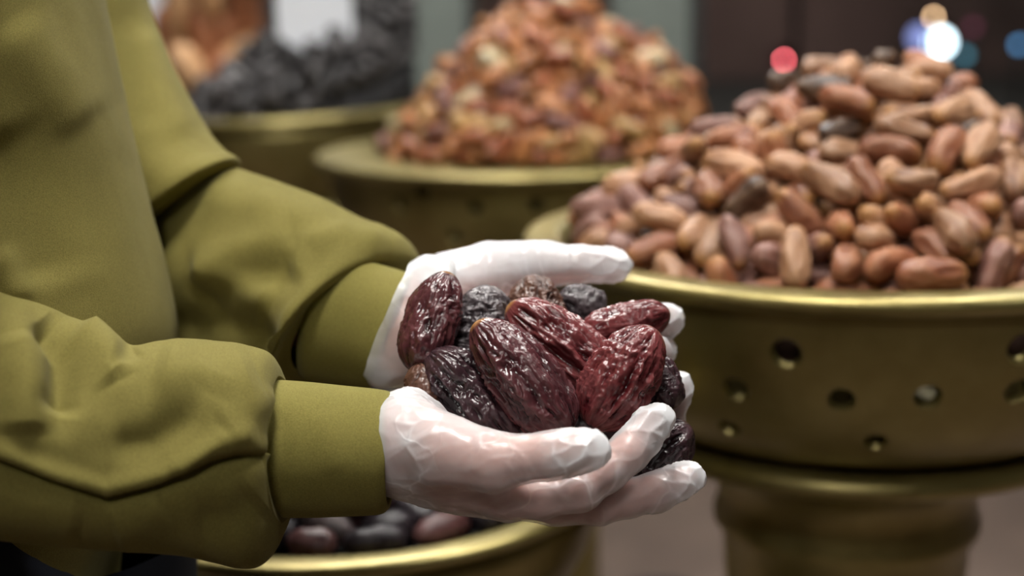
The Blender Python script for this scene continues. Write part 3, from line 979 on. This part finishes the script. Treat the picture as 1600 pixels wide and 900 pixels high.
under('trousers', *legs(), NAVY)
SHOE = mat_plain('dark_leather', (.02, .016, .013), .45)
for xa, ya in ((-.262, .775), (-.40, .60)):
    nu, nv = 22, 20
    u = np.linspace(-1, 1, nu); t = np.linspace(0, 2 * np.pi, nv, endpoint=False); rows = []
    for q in u:
        w_ = .046 * (1 - abs(q) ** 3.2) ** .5 * (1 + .12 * q) + .0005
        h_ = np.interp(q, [-1, -.7, -.2, .3, .9, 1], [.05, .095, .10, .065, .045, .02])
        zz = np.maximum(h_ * np.sin(t), 0) + .0
        rows.append(np.stack([np.full(nv, xa + .05 + q * .135), ya + w_ * np.cos(t), np.where(np.sin(t) < 0, 0, zz)], 1))
    under('shoe', np.concatenate(rows), grid_faces(nu, nv), SHOE)


# ------------------------------------------------------------------ hands: signed distance fields -> surface nets
def surface_nets(Fd, org, h):
    S = Fd < 0
    nx, ny, nz = Fd.shape
    cnt = np.zeros((nx - 1, ny - 1, nz - 1)); acc = np.zeros((nx - 1, ny - 1, nz - 1, 3))
    corners = [(a, b, c) for a in (0, 1) for b in (0, 1) for c in (0, 1)]
    sl = lambda o: tuple(slice(o[q], Fd.shape[q] - 1 + o[q]) for q in range(3))
    tot = sum(S[sl(c)].astype(np.int8) for c in corners)
    act = (tot > 0) & (tot < 8)
    idx = np.full(act.shape, -1, np.int64)
    ai = np.argwhere(act); idx[act] = np.arange(len(ai))
    cv = np.stack([Fd[ai[:, 0] + c[0], ai[:, 1] + c[1], ai[:, 2] + c[2]] for c in corners], 1)
    P = np.zeros((len(ai), 3)); n = np.zeros(len(ai))
    for i, c in enumerate(corners):
        for j, d in enumerate(corners):
            if j > i and sum(abs(c[q] - d[q]) for q in range(3)) == 1:
                m = (cv[:, i] < 0) != (cv[:, j] < 0)
                t = cv[:, i] / np.where(m, cv[:, i] - cv[:, j], 1)
                p = np.array(c)[None] + t[:, None] * (np.array(d) - np.array(c))[None]
                P[m] += p[m]; n[m] += 1
    V = org + h * (ai + P / n[:, None])
    quads = []
    for ax in range(3):
        o = [0, 0, 0]; o[ax] = 1
        A = S[tuple(slice(0, Fd.shape[q] - o[q]) for q in range(3))]; B = S[tuple(slice(o[q], None) for q in range(3))]
        e = np.argwhere(A != B)
        b1, b2 = (ax + 1) % 3, (ax + 2) % 3
        ok = (e[:, b1] > 0) & (e[:, b2] > 0) & (e[:, b1] < Fd.shape[b1] - 1) & (e[:, b2] < Fd.shape[b2] - 1)
        e = e[ok]; fl = A[e[:, 0], e[:, 1], e[:, 2]]
        def cell(d1, d2):
            q = e.copy(); q[:, b1] -= d1; q[:, b2] -= d2
            return idx[q[:, 0], q[:, 1], q[:, 2]]
        Q = np.stack([cell(1, 1), cell(0, 1), cell(0, 0), cell(1, 0)], 1)
        Q[~fl] = Q[~fl][:, ::-1]
        quads.append(Q)
    return V, np.concatenate(quads)


def sd_cone(P, a, b, ra, rb):
    ab = (b - a).astype(P.dtype); v = P - a.astype(P.dtype)
    t = np.clip((v @ ab) / max(float(ab @ ab), 1e-12), 0, 1)
    x = v[..., 0] - t * ab[0]; y = v[..., 1] - t * ab[1]; z = v[..., 2] - t * ab[2]
    return np.sqrt(x * x + y * y + z * z) - (ra + (rb - ra) * t)


def smin(a, b, k):
    h = np.clip(.5 + .5 * (b - a) / k, 0, 1)
    return b + (a - b) * h - k * h * (1 - h)


def chain(P, pts, k=.004):
    d = None
    for p, q in zip(pts[:-1], pts[1:]):
        s = sd_cone(P, p[0], q[0], p[1], q[1])
        d = s if d is None else smin(d, s, k)
    return d


mm = .001
HP = lambda px, py, d, r: (W(px, py, d), r * mm)
R_PALM = [[HP(300, 690, .690, 18), HP(550, 696, .694, 19), HP(640, 692, .690, 20)],
          [HP(300, 700, .700, 18), HP(550, 700, .702, 19), HP(640, 700, .710, 20)],
          [HP(630, 700, .690, 19), HP(700, 735, .692, 15), HP(785, 760, .690, 11)],
          [HP(630, 700, .702, 19), HP(700, 742, .708, 14), HP(790, 768, .706, 10.5)],
          [HP(630, 698, .716, 19), HP(700, 738, .724, 14), HP(790, 760, .724, 10.5)],
          [HP(630, 690, .724, 18), HP(700, 722, .738, 14), HP(780, 742, .742, 10)],
          [HP(640, 690, .684, 17), HP(690, 704, .672, 15), HP(770, 722, .662, 11.5)]]
R_FING = [[HP(690, 704, .672, 13), HP(772, 722, .661, 11.2), HP(858, 712, .654, 9.6), HP(884, 708, .652, 8.9), HP(908, 704, .651, 7.8)],
          [HP(740, 755, .69, 11), HP(785, 770, .689, 10.6), HP(845, 776, .685, 9.4), HP(905, 764, .682, 9.6), HP(945, 738, .684, 8.6), HP(982, 706, .687, 8.4), HP(1016, 662, .693, 7.0)],
          [HP(750, 765, .706, 10.5), HP(800, 776, .706, 10.2), HP(865, 788, .704, 9.0), HP(935, 787, .703, 9.2), HP(980, 779, .704, 8.2), HP(1022, 769, .706, 8.2), HP(1070, 748, .710, 6.6)],
          [HP(750, 758, .724, 10.5), HP(790, 762, .726, 10.2), HP(870, 775, .748, 9.2), HP(940, 765, .756, 9.0), HP(1010, 718, .759, 8.2), HP(1042, 660, .754, 7.8), HP(1057, 611, .746, 6.6)],
          [HP(740, 740, .742, 10), HP(780, 742, .745, 9.6), HP(880, 742, .768, 8.4), HP(950, 700, .774, 7.6), HP(995, 640, .774, 6.2)]]
L_PALM = [[HP(420, 470, .862, 18), HP(560, 505, .812, 19), HP(640, 515, .800, 20)],
          [HP(420, 480, .858, 18), HP(560, 515, .808, 19), HP(640, 540, .788, 19)],
          [HP(640, 515, .800, 19), HP(730, 505, .822, 14), HP(830, 492, .832, 10.5)],
          [HP(640, 520, .800, 19), HP(730, 515, .815, 14), HP(840, 508, .818, 10.5)],
          [HP(640, 530, .796, 19), HP(730, 535, .804, 14), HP(842, 535, .804, 10.5)],
          [HP(640, 540, .790, 18), HP(730, 565, .792, 14), HP(825, 572, .790, 10)],
          [HP(640, 500, .802, 18), HP(690, 455, .812, 16), HP(785, 432, .822, 12)],
          [HP(720, 480, .818, 14), HP(800, 460, .828, 11)]]
L_FING = [[HP(690, 452, .812, 14), HP(785, 424, .822, 12.0), HP(870, 414, .824, 10.5), HP(905, 413, .822, 9.6), HP(952, 414, .820, 8.2)],
          [HP(760, 500, .828, 11), HP(830, 490, .834, 10.4), HP(940, 524, .838, 9.0), HP(995, 522, .834, 8.0), HP(1022, 514, .826, 6.8)],
          [HP(770, 510, .818, 11), HP(840, 506, .818, 10.4), HP(955, 532, .812, 9.0), HP(1014, 526, .800, 8.2), HP(1040, 500, .786, 7.4)],
          [HP(770, 535, .804, 11), HP(842, 535, .804, 10.2), HP(940, 562, .800, 8.8), HP(1000, 562, .792, 8.0), HP(1032, 548, .784, 6.6)],
          [HP(760, 565, .792, 10), HP(825, 572, .790, 9.6), HP(915, 594, .785, 8.2), HP(965, 594, .780, 7.4), HP(995, 584, .775, 6.2)]]


def hand_field(P, palm, fing):
    d = None
    for ch in palm:
        s = chain(P, ch, .006)
        d = s if d is None else smin(d, s, .010)
    fs = None
    for ch in fing:
        s = chain(P, ch, .003)
        fs = s if fs is None else smin(fs, s, .0015)
    return smin(d, fs, .007)


def hand_mesh(palm, fing, h=.0011, extra=(), fat=0.0, clip=None, both=False):
    pts = np.array([p[0] for ch in palm + fing for p in ch]); lo, hi = pts.min(0) - .034, pts.max(0) + .034
    n = np.ceil((hi - lo) / h).astype(int)
    ax = [lo[q] + h * np.arange(n[q]) for q in range(3)]
    P = np.stack(np.meshgrid(*ax, indexing='ij'), -1).astype(np.float32)
    skin = hand_field(P, palm, fing)
    S = surface_nets(skin, lo, h) if both else None
    d = skin - np.float32(fat)
    for e in extra:
        d = smin(d, chain(P, e[0], .004), e[1])
    if clip is not None: d = np.maximum(d, clip + 2 * h - P[..., 0])
    G = surface_nets(d, lo, h)
    return (S, G) if both else G


# rest of the body under the clothes: arms, trunk, neck and head on a coarser grid
def v3(x, y, z, r): return (np.array([x, y, z], float), r)


def body_field(P):
    ch = [[v3(-.33, .71, .90, .075), v3(-.325, .77, 1.10, .065), v3(-.34, .77, 1.32, .07)],
          [v3(-.33, .70, 1.36, .03), v3(-.33, .84, 1.36, .03)],
          [v3(-.34, .76, 1.36, .06), v3(-.345, .76, 1.45, .046), v3(-.350, .76, 1.54, .046)],
          [v3(-.365, .63, .90, .06), v3(-.385, .60, .5, .044), v3(-.398, .60, .1, .034)],
          [v3(-.30, .765, .90, .06), v3(-.275, .775, .5, .044), v3(-.263, .775, .1, .034)]]
    d = None
    for c in ch:
        s = chain(P, c, .02); d = s if d is None else smin(d, s, .04)
    for c in ([(W(-200, -240, .602), .022), (W(-205, 60, .568), .026), (W(-225, 420, .570), .027), (W(-235, 560, .598), .027), (W(-50, 632, .645), .030), (W(160, 690, .670), .029), (W(330, 697, .69), .022)],
              [(W(30, -240, .93), .028), (W(100, 60, .93), .034), (W(175, 450, .935), .034), (W(300, 440, .905), .034), (W(430, 470, .862), .022)]):
        d = smin(d, chain(P, c, .012), .012)
    # head
    hc = np.array([-.335, .76, 1.60])
    e = (P - hc) / np.array([.092, .073, .112])
    hd = (np.linalg.norm(e, axis=-1) - 1) * .075
    hd = smin(hd, sd_cone(P, hc + [.045, 0, -.055], hc + [.058, 0, -.095], .045, .026), .03)      # jaw, chin
    hd = smin(hd, sd_cone(P, hc + [.088, 0, .005], hc + [.105, 0, -.028], .007, .011), .010)       # nose
    hd = smin(hd, sd_cone(P, hc + [.083, -.018, -.058], hc + [.083, .018, -.058], .006, .006), .008)  # lips
    for sgn in (-1, 1):
        hd = smin(hd, sd_cone(P, hc + [-.008, sgn * .072, .012], hc + [-.002, sgn * .074, -.025], .012, .008), .008)   # ears
        hd = smin(hd, sd_cone(P, hc + [.083, sgn * .014, .026], hc + [.070, sgn * .046, .026], .008, .007), .010)      # brow
        s = np.linalg.norm(P - (hc + [.092, sgn * .031, .006]), axis=-1) - .012
        hd = np.maximum(hd, -s + .002)                                                           # eye sockets
        hd = smin(hd, np.linalg.norm(P - (hc + [.076, sgn * .031, .006]), axis=-1) - .0125, .002)  # eyeballs
    return smin(d, hd, .02)


def grid_eval(fn, lo, hi, h):
    lo, hi = np.array(lo, float), np.array(hi, float); n = np.ceil((hi - lo) / h).astype(int)
    P = np.stack(np.meshgrid(*[lo[q] + h * np.arange(n[q]) for q in range(3)], indexing='ij'), -1)
    return surface_nets(fn(P), lo, h)


Vb, Fb = grid_eval(body_field, (-.56, .46, .04), (-.10, 1.0, 1.75), .0075)
ex_r = [([HP(600, 652, .700, 8), HP(640, 640, .704, 9), HP(665, 655, .700, 7)], .010),           # bunched film over the wrist
        ([HP(895, 704, .652, 9.2), HP(926, 703, .651, 8.2)], .003),                               # loose thumb tip
        ([HP(1000, 690, .690, 8.4), HP(1030, 656, .694, 7.6)], .003),                             # loose index tip
        ([HP(1055, 756, .709, 7.4), HP(1080, 746, .711, 6.2)], .003),
        ([HP(640, 735, .698, 14), HP(720, 770, .700, 9), HP(790, 790, .700, 6)], .006),
        ([HP(1056, 611, .746, 6.8), HP(1061, 600, .745, 6.4)], .003)]
ex_l = [([HP(940, 414, .820, 9), HP(966, 415, .820, 8)], .003),
        ([HP(700, 420, .815, 9), HP(760, 405, .82, 9), HP(850, 398, .824, 8)], .006),
        ([HP(1040, 502, .786, 7.6), HP(1047, 496, .784, 7.0)], .003)]
clip_r = W(560, 700, .70)[0]
clip_l = W(655, 500, .80)[0]
(Vr, Fr), GR = hand_mesh(R_PALM, R_FING, .0010, ex_r, .0011, clip_r, True)
(Vl, Fl), GL = hand_mesh(L_PALM, L_FING, .0010, ex_l, .0011, clip_l, True)
body = under('body', np.concatenate([Vb, Vr, Vl]), np.concatenate([Fb, Fr + len(Vb), Fl + len(Vb) + len(Vr)]), SKIN)
# hair
hc = np.array([-.335, .76, 1.60])


def hair_field(P):
    e = (P - hc - np.array([-.012, 0, .012])) / np.array([.100, .084, .116])
    d = (np.linalg.norm(e, axis=-1) - 1) * .085
    d = smin(d, sd_cone(P, hc + [-.075, 0, .02], hc + [-.105, 0, -.22], .06, .035), .03)
    cut = (P[..., 0] - hc[0]) - .035 - .35 * (P[..., 2] - hc[2] - .02)
    return np.maximum(d, cut) + .0015 * vnoise(P * np.array([60, 160, 30]), 4)


under('hair', *grid_eval(hair_field, (-.52, .64, 1.30), (-.20, .88, 1.75), .005), HAIR)

# gloves
def near_pts(V, fing, r):
    return sum(np.clip(1.15 - np.linalg.norm(V - ch[-1][0], axis=1) / r, 0, 1) for ch in fing)


def glove(palm, fing, geo, seed, skirt, gapfn, loosefn):
    V, Fc = geo
    # wrinkles: normals from faces, then ridged noise; gap = distance off the skin, raised further in set milky zones
    me = mesh_from('tmp', V, Fc); nn = np.empty(len(V) * 3, np.float32); me.vertices.foreach_get('normal', nn); nn = nn.reshape(-1, 3)
    bpy.data.meshes.remove(me)
    q = V @ np.array([[42, 20, -20], [-20, 62, 18], [20, -18, 62]])
    w1 = ridged(q + 1.1 * fbm(V * 38, seed + 5, 2)[:, None], seed, 2)
    w2 = fbm(V * 26, seed + 3, 1)
    f1, f2 = cells(q * np.array([1.1, 1.9, 1.5]) + .4 * fbm(V * 60, seed + 7, 1)[:, None], seed)
    loose = np.clip(loosefn(V), 0, 1)
    V2 = V + nn * (.0010 * np.clip(w1 - .35, 0, 1) ** 1.5 + .0009 * np.clip(w2, 0, 1) + (.0002 + .0013 * loose) * np.exp(-(f2 - f1) / .14) + .0010 * loose * (f1 - .4))[:, None]
    skin = hand_field(V2[None], palm, fing)[0]
    gap = np.clip((skin - .0008) / .0032, 0, 1)
    gap = np.clip(gap + gapfn(V2) + .35 * loose, 0, 1)
    if skirt is not None:
        G, Fs = skirt
        Fc = np.concatenate([Fc, Fs + len(V2)]); V2 = np.concatenate([V2, flat(G)]); gap = np.concatenate([gap, np.full(len(flat(G)), .62)])
    o = under('glove', V2, Fc, GLOVE)
    set_attr(o.data, 'gap', gap)
    return o


glove_r = glove(R_PALM, R_FING, GR, 3, None, lambda V: .55 * np.clip(1 - np.linalg.norm(V - W(720, 660, .672), axis=1) / .030, 0, 1) + .35 * np.clip((W(680, 700, .70)[0] - V[:, 0]) / .02, 0, 1),  # film set milkier at the thumb base and toward the wrist
                lambda V: near_pts(V, R_FING, .018) + .7 * np.clip((W(700, 700, .70)[0] - V[:, 0]) / .025, 0, 1) * np.clip((V[:, 0] - W(612, 700, .70)[0]) / .012, 0, 1))
# flared, open cuff of the left glove
Gs, Fs = loft([(712, 420, 690, 585, .802, .031)] + [(706, 408, 668, 596, .801, .035), (688, 401, 640, 604, .800, .0375), (668, 400, 606, 607, .799, .0395), (655, 404, 585, 603, .798, .041), (645, 410, 570, 590, .797, .042)], 70, 120)
Gs = Gs + vnormals(Gs) * (.0022 * fbm(Gs * np.array([35, 60, 60]), 8, 2) + .0012 * ridged(Gs * 70, 4, 2))[..., None]
glove_l = glove(L_PALM, L_FING, GL, 8, (Gs, Fs), lambda V: .75 * np.clip((V[:, 2] - W(800, 436, .82)[2]) / .008, 0, 1) + .3 * np.clip((W(720, 500, .80)[0] - V[:, 0]) / .02, 0, 1),  # film set milkier on the thumb's upper side and toward the wrist
                lambda V: near_pts(V, L_FING, .018) + .8 * np.clip((W(720, 500, .80)[0] - V[:, 0]) / .03, 0, 1))

# ------------------------------------------------------------------ the dates held in the hands
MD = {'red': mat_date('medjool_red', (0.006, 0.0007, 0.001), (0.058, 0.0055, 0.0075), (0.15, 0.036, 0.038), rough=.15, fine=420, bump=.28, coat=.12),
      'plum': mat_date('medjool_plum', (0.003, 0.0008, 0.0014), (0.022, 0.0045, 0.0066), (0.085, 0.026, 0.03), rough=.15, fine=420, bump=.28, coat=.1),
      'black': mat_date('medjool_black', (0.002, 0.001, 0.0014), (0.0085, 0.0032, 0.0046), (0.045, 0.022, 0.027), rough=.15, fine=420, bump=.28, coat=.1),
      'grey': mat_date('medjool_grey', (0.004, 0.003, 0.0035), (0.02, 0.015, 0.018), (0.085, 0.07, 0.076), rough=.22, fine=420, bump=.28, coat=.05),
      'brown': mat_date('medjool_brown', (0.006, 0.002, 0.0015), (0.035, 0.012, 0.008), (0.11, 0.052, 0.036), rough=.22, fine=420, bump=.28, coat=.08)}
# ends (px, py, depth) -> (px, py, depth), half width px, material, seed, shape options, label
HELD = [
    ((700, 425, .742), (650, 582, .726), 42, 'plum', 1, dict(wr=.10, lump=.22, dent=.45, wr_ang=2.2, cap=True), 'plum dark date standing upright against the flared glove cuff, amber end up'),
    ((762, 446, .760), (746, 602, .748), 50, 'grey', 2, dict(wr=.17, cross=.75, wr_ang=2.2), 'blue-grey date with crosswise wrinkles beside the upright plum date'),
    ((828, 432, .778), (852, 545, .762), 40, 'brown', 3, dict(wr=.15, wr_ang=2.6, lump=.15), 'brown wrinkled date rising end-on in front of the far thumb'),
    ((872, 462, .782), (944, 494, .784), 32, 'grey', 4, dict(wr=.13, wr_ang=2.6), 'small grey-brown date tucked behind the others under the far thumb'),
    ((743, 503, .714), (890, 676, .700), 50, 'plum', 5, dict(wr=.15, wr_ang=2.3, wr_len=.9, cap=True, sq=2.3, lump=.12), 'large long-wrinkled purple date lying slantwise at the centre of the handful'),
    ((794, 476, .742), (952, 600, .730), 43, 'red', 6, dict(wr=.15, wr_ang=2.0, wr_len=.7, lump=.16, cap=True), 'dark red date with long folds lying behind the central purple date'),
    ((1022, 512, .716), (922, 668, .710), 52, 'red', 7, dict(wr=.12, wr_ang=3.4, wr_len=1.5, lump=.12, sq=2.3), 'bright red finely wrinkled date leaning on the near index fingertip'),
    ((1046, 488, .756), (905, 528, .742), 33, 'red', 8, dict(wr=.12, wr_ang=3.0), 'narrow reddish date pointing at the white fingertip beyond it'),
    ((668, 550, .722), (808, 690, .716), 46, 'black', 9, dict(wr=.15, wr_ang=2.6, lump=.12), 'blackish glossy date resting against the near thumb base'),
    ((658, 566, .722), (668, 650, .716), 28, 'brown', 10, dict(wr=.12, wr_ang=2.4), 'small brown date end between the blackish date and the glove wrist'),
    ((1022, 556, .738), (1048, 640, .728), 30, 'black', 11, dict(wr=.12, wr_ang=2.6), 'small black date behind the bright red date near the second fingertip'),
    ((1080, 666, .732), (950, 766, .730), 46, 'black', 12, dict(wr=.13, wr_ang=2.4, lump=.12), 'black date clamped between the index and middle fingers of the near hand'),
    ((884, 634, .722), (920, 690, .716), 22, 'grey', 13, dict(wr=.14, wr_ang=2.6), 'small grey date tip peeking out above the near thumb tip'),
    ((930, 668, .722), (1020, 640, .730), 34, 'black', 15, dict(wr=.12), 'black date half hidden under the bright red date'),
]
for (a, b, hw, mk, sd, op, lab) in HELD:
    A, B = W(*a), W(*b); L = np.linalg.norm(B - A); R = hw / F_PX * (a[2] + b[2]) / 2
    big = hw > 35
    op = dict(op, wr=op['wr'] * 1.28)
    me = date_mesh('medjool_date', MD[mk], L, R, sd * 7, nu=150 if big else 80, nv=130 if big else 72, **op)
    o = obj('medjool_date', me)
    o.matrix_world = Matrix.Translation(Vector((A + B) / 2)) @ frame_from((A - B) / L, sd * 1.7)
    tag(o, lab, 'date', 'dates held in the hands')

# ------------------------------------------------------------------ heaps: keep the dates in sight as things, join the buried ones
bpy.context.view_layer.update()
hits = {}
from mathutils.bvhtree import BVHTree
TV, TF, OWN, nb = [], [], [], 0
for o in list(bpy.data.objects):
    if o.type != 'MESH' or o.get('kind') == 'structure': continue
    n_ = len(o.data.vertices); co = np.empty(n_ * 3, np.float32); o.data.vertices.foreach_get('co', co)
    mw = np.array(o.matrix_world); TV.append(co.reshape(-1, 3) @ mw[:3, :3].T + mw[:3, 3])
    np_ = len(o.data.polygons); ls = np.empty(np_, np.int32); lt = np.empty(np_, np.int32); lv = np.empty(len(o.data.loops), np.int32)
    o.data.polygons.foreach_get('loop_start', ls); o.data.polygons.foreach_get('loop_total', lt); o.data.loops.foreach_get('vertex_index', lv)
    lv = (lv + nb).tolist()
    TF += [lv[a:a + b] for a, b in zip(ls.tolist(), lt.tolist())]; OWN += [o.name] * np_; nb += n_
tree = BVHTree.FromPolygons(np.concatenate(TV).tolist(), TF)
GX, GY = 520, 292
org = Vector(CAM)
for iy in range(GY):
    for ix in range(GX):
        px, py = (ix + .5) * 1600 / GX, (iy + .5) * 900 / GY
        _, _, fi, _ = tree.ray_cast(org, Vector(W(px, py, 1.0) - CAM))
        if fi is not None:
            h_ = hits.setdefault(OWN[fi], [0, 0, 0]); h_[0] += 1; h_[1] += px; h_[2] += py
del tree, TV, TF, OWN

PLACE = {'near': "near bowl's heap", 'middle': "middle bowl's heap", 'back': "back bowl's heap", 'low': "low bowl's heap"}
MINH = {'near': 3, 'middle': 3, 'back': 3, 'low': 2}
report = {}
print('HELD', [(o.name, hits.get(o.name, [0])[0]) for o in bpy.data.objects if o.name.startswith('medjool')])
for items, kind, group, cm, key in HEAPS:
    vis = sorted([(hits.get(o.name, [0])[0], q) for q, (o, tn, d) in enumerate(items)], reverse=True)
    keep = [q for h_, q in vis if h_ >= MINH[key]][:300]
    ks = set(keep)
    # join the rest into the buried mass
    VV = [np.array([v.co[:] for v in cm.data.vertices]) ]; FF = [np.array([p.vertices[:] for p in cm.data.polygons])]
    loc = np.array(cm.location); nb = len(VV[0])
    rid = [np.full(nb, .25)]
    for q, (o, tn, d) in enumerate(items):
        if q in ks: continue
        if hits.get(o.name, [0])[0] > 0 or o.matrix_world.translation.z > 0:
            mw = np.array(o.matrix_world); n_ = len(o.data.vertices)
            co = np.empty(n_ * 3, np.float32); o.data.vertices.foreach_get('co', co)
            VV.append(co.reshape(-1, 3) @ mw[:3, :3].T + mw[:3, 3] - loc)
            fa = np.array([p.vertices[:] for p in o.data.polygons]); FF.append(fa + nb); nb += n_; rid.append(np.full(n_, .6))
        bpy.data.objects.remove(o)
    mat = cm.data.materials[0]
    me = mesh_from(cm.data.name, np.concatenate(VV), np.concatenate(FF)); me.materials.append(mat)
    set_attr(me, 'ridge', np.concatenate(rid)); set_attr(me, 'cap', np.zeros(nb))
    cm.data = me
    cm['label'] = 'mass of dates buried under the top layer of the ' + PLACE[key]
    # labels: tone, lie, height on the heap, place across it
    info = []
    for q in keep:
        o, tn, d = items[q]; h_ = hits[o.name]
        cx_, cy_ = h_[1] / h_[0], h_[2] / h_[0]
        p2 = project(np.array(o.matrix_world.translation)[None] + np.array([d * .01, -d * .01]))
        v2 = p2[0] - p2[1]; ln = np.hypot(*v2); full = .02 * F_PX / (np.dot(np.array(o.matrix_world.translation) - CAM, FWD))
        ang = math.degrees(math.atan2(-v2[1], v2[0])) % 180
        lie = 'end-on' if ln < .5 * full else 'level' if ang < 22 or ang > 158 else 'upright' if 68 < ang < 112 else 'tilted right' if ang <= 68 else 'tilted left'
        info.append([o, tn, lie, cx_, cy_])
    xs = np.array([i[3] for i in info]); ys = np.array([i[4] for i in info])
    zw = ['at the very top', 'high up', 'halfway up', 'low down', 'along the rim']
    hw_ = ['far left', 'left', 'centre left', 'centre', 'centre right', 'right', 'far right']
    zq = np.clip(((ys - ys.min()) / max(np.ptp(ys), 1) * 5).astype(int), 0, 4); xq = np.clip(((xs - xs.min()) / max(np.ptp(xs), 1) * 7).astype(int), 0, 6)
    by = {}
    for i, r_ in enumerate(info):
        lab = f'{r_[1]} date {r_[2]}, {zw[zq[i]]}, {hw_[xq[i]]} of {PLACE[key]}'
        by.setdefault(lab, []).append(i)
    for lab, ii in by.items():
        ii.sort(key=lambda i: info[i][3])
        if len(ii) == 1: tags = ['']
        elif len(ii) == 2: tags = ['left-hand ', 'right-hand ']
        elif len(ii) == 3: tags = ['leftmost ', 'middle ', 'rightmost ']
        else: tags = ['leftmost '] + [f'{w_} from left ' for w_ in ('second', 'third', 'fourth', 'fifth', 'sixth', 'seventh')][:len(ii) - 2] + ['rightmost ']
        for tg, i in zip(tags, ii):
            tag(info[i][0], tg + lab, 'date', group)
    report[key] = (len(keep), len(items), sum(len(v) > 1 for v in by.values()))
print('HEAPS', report)
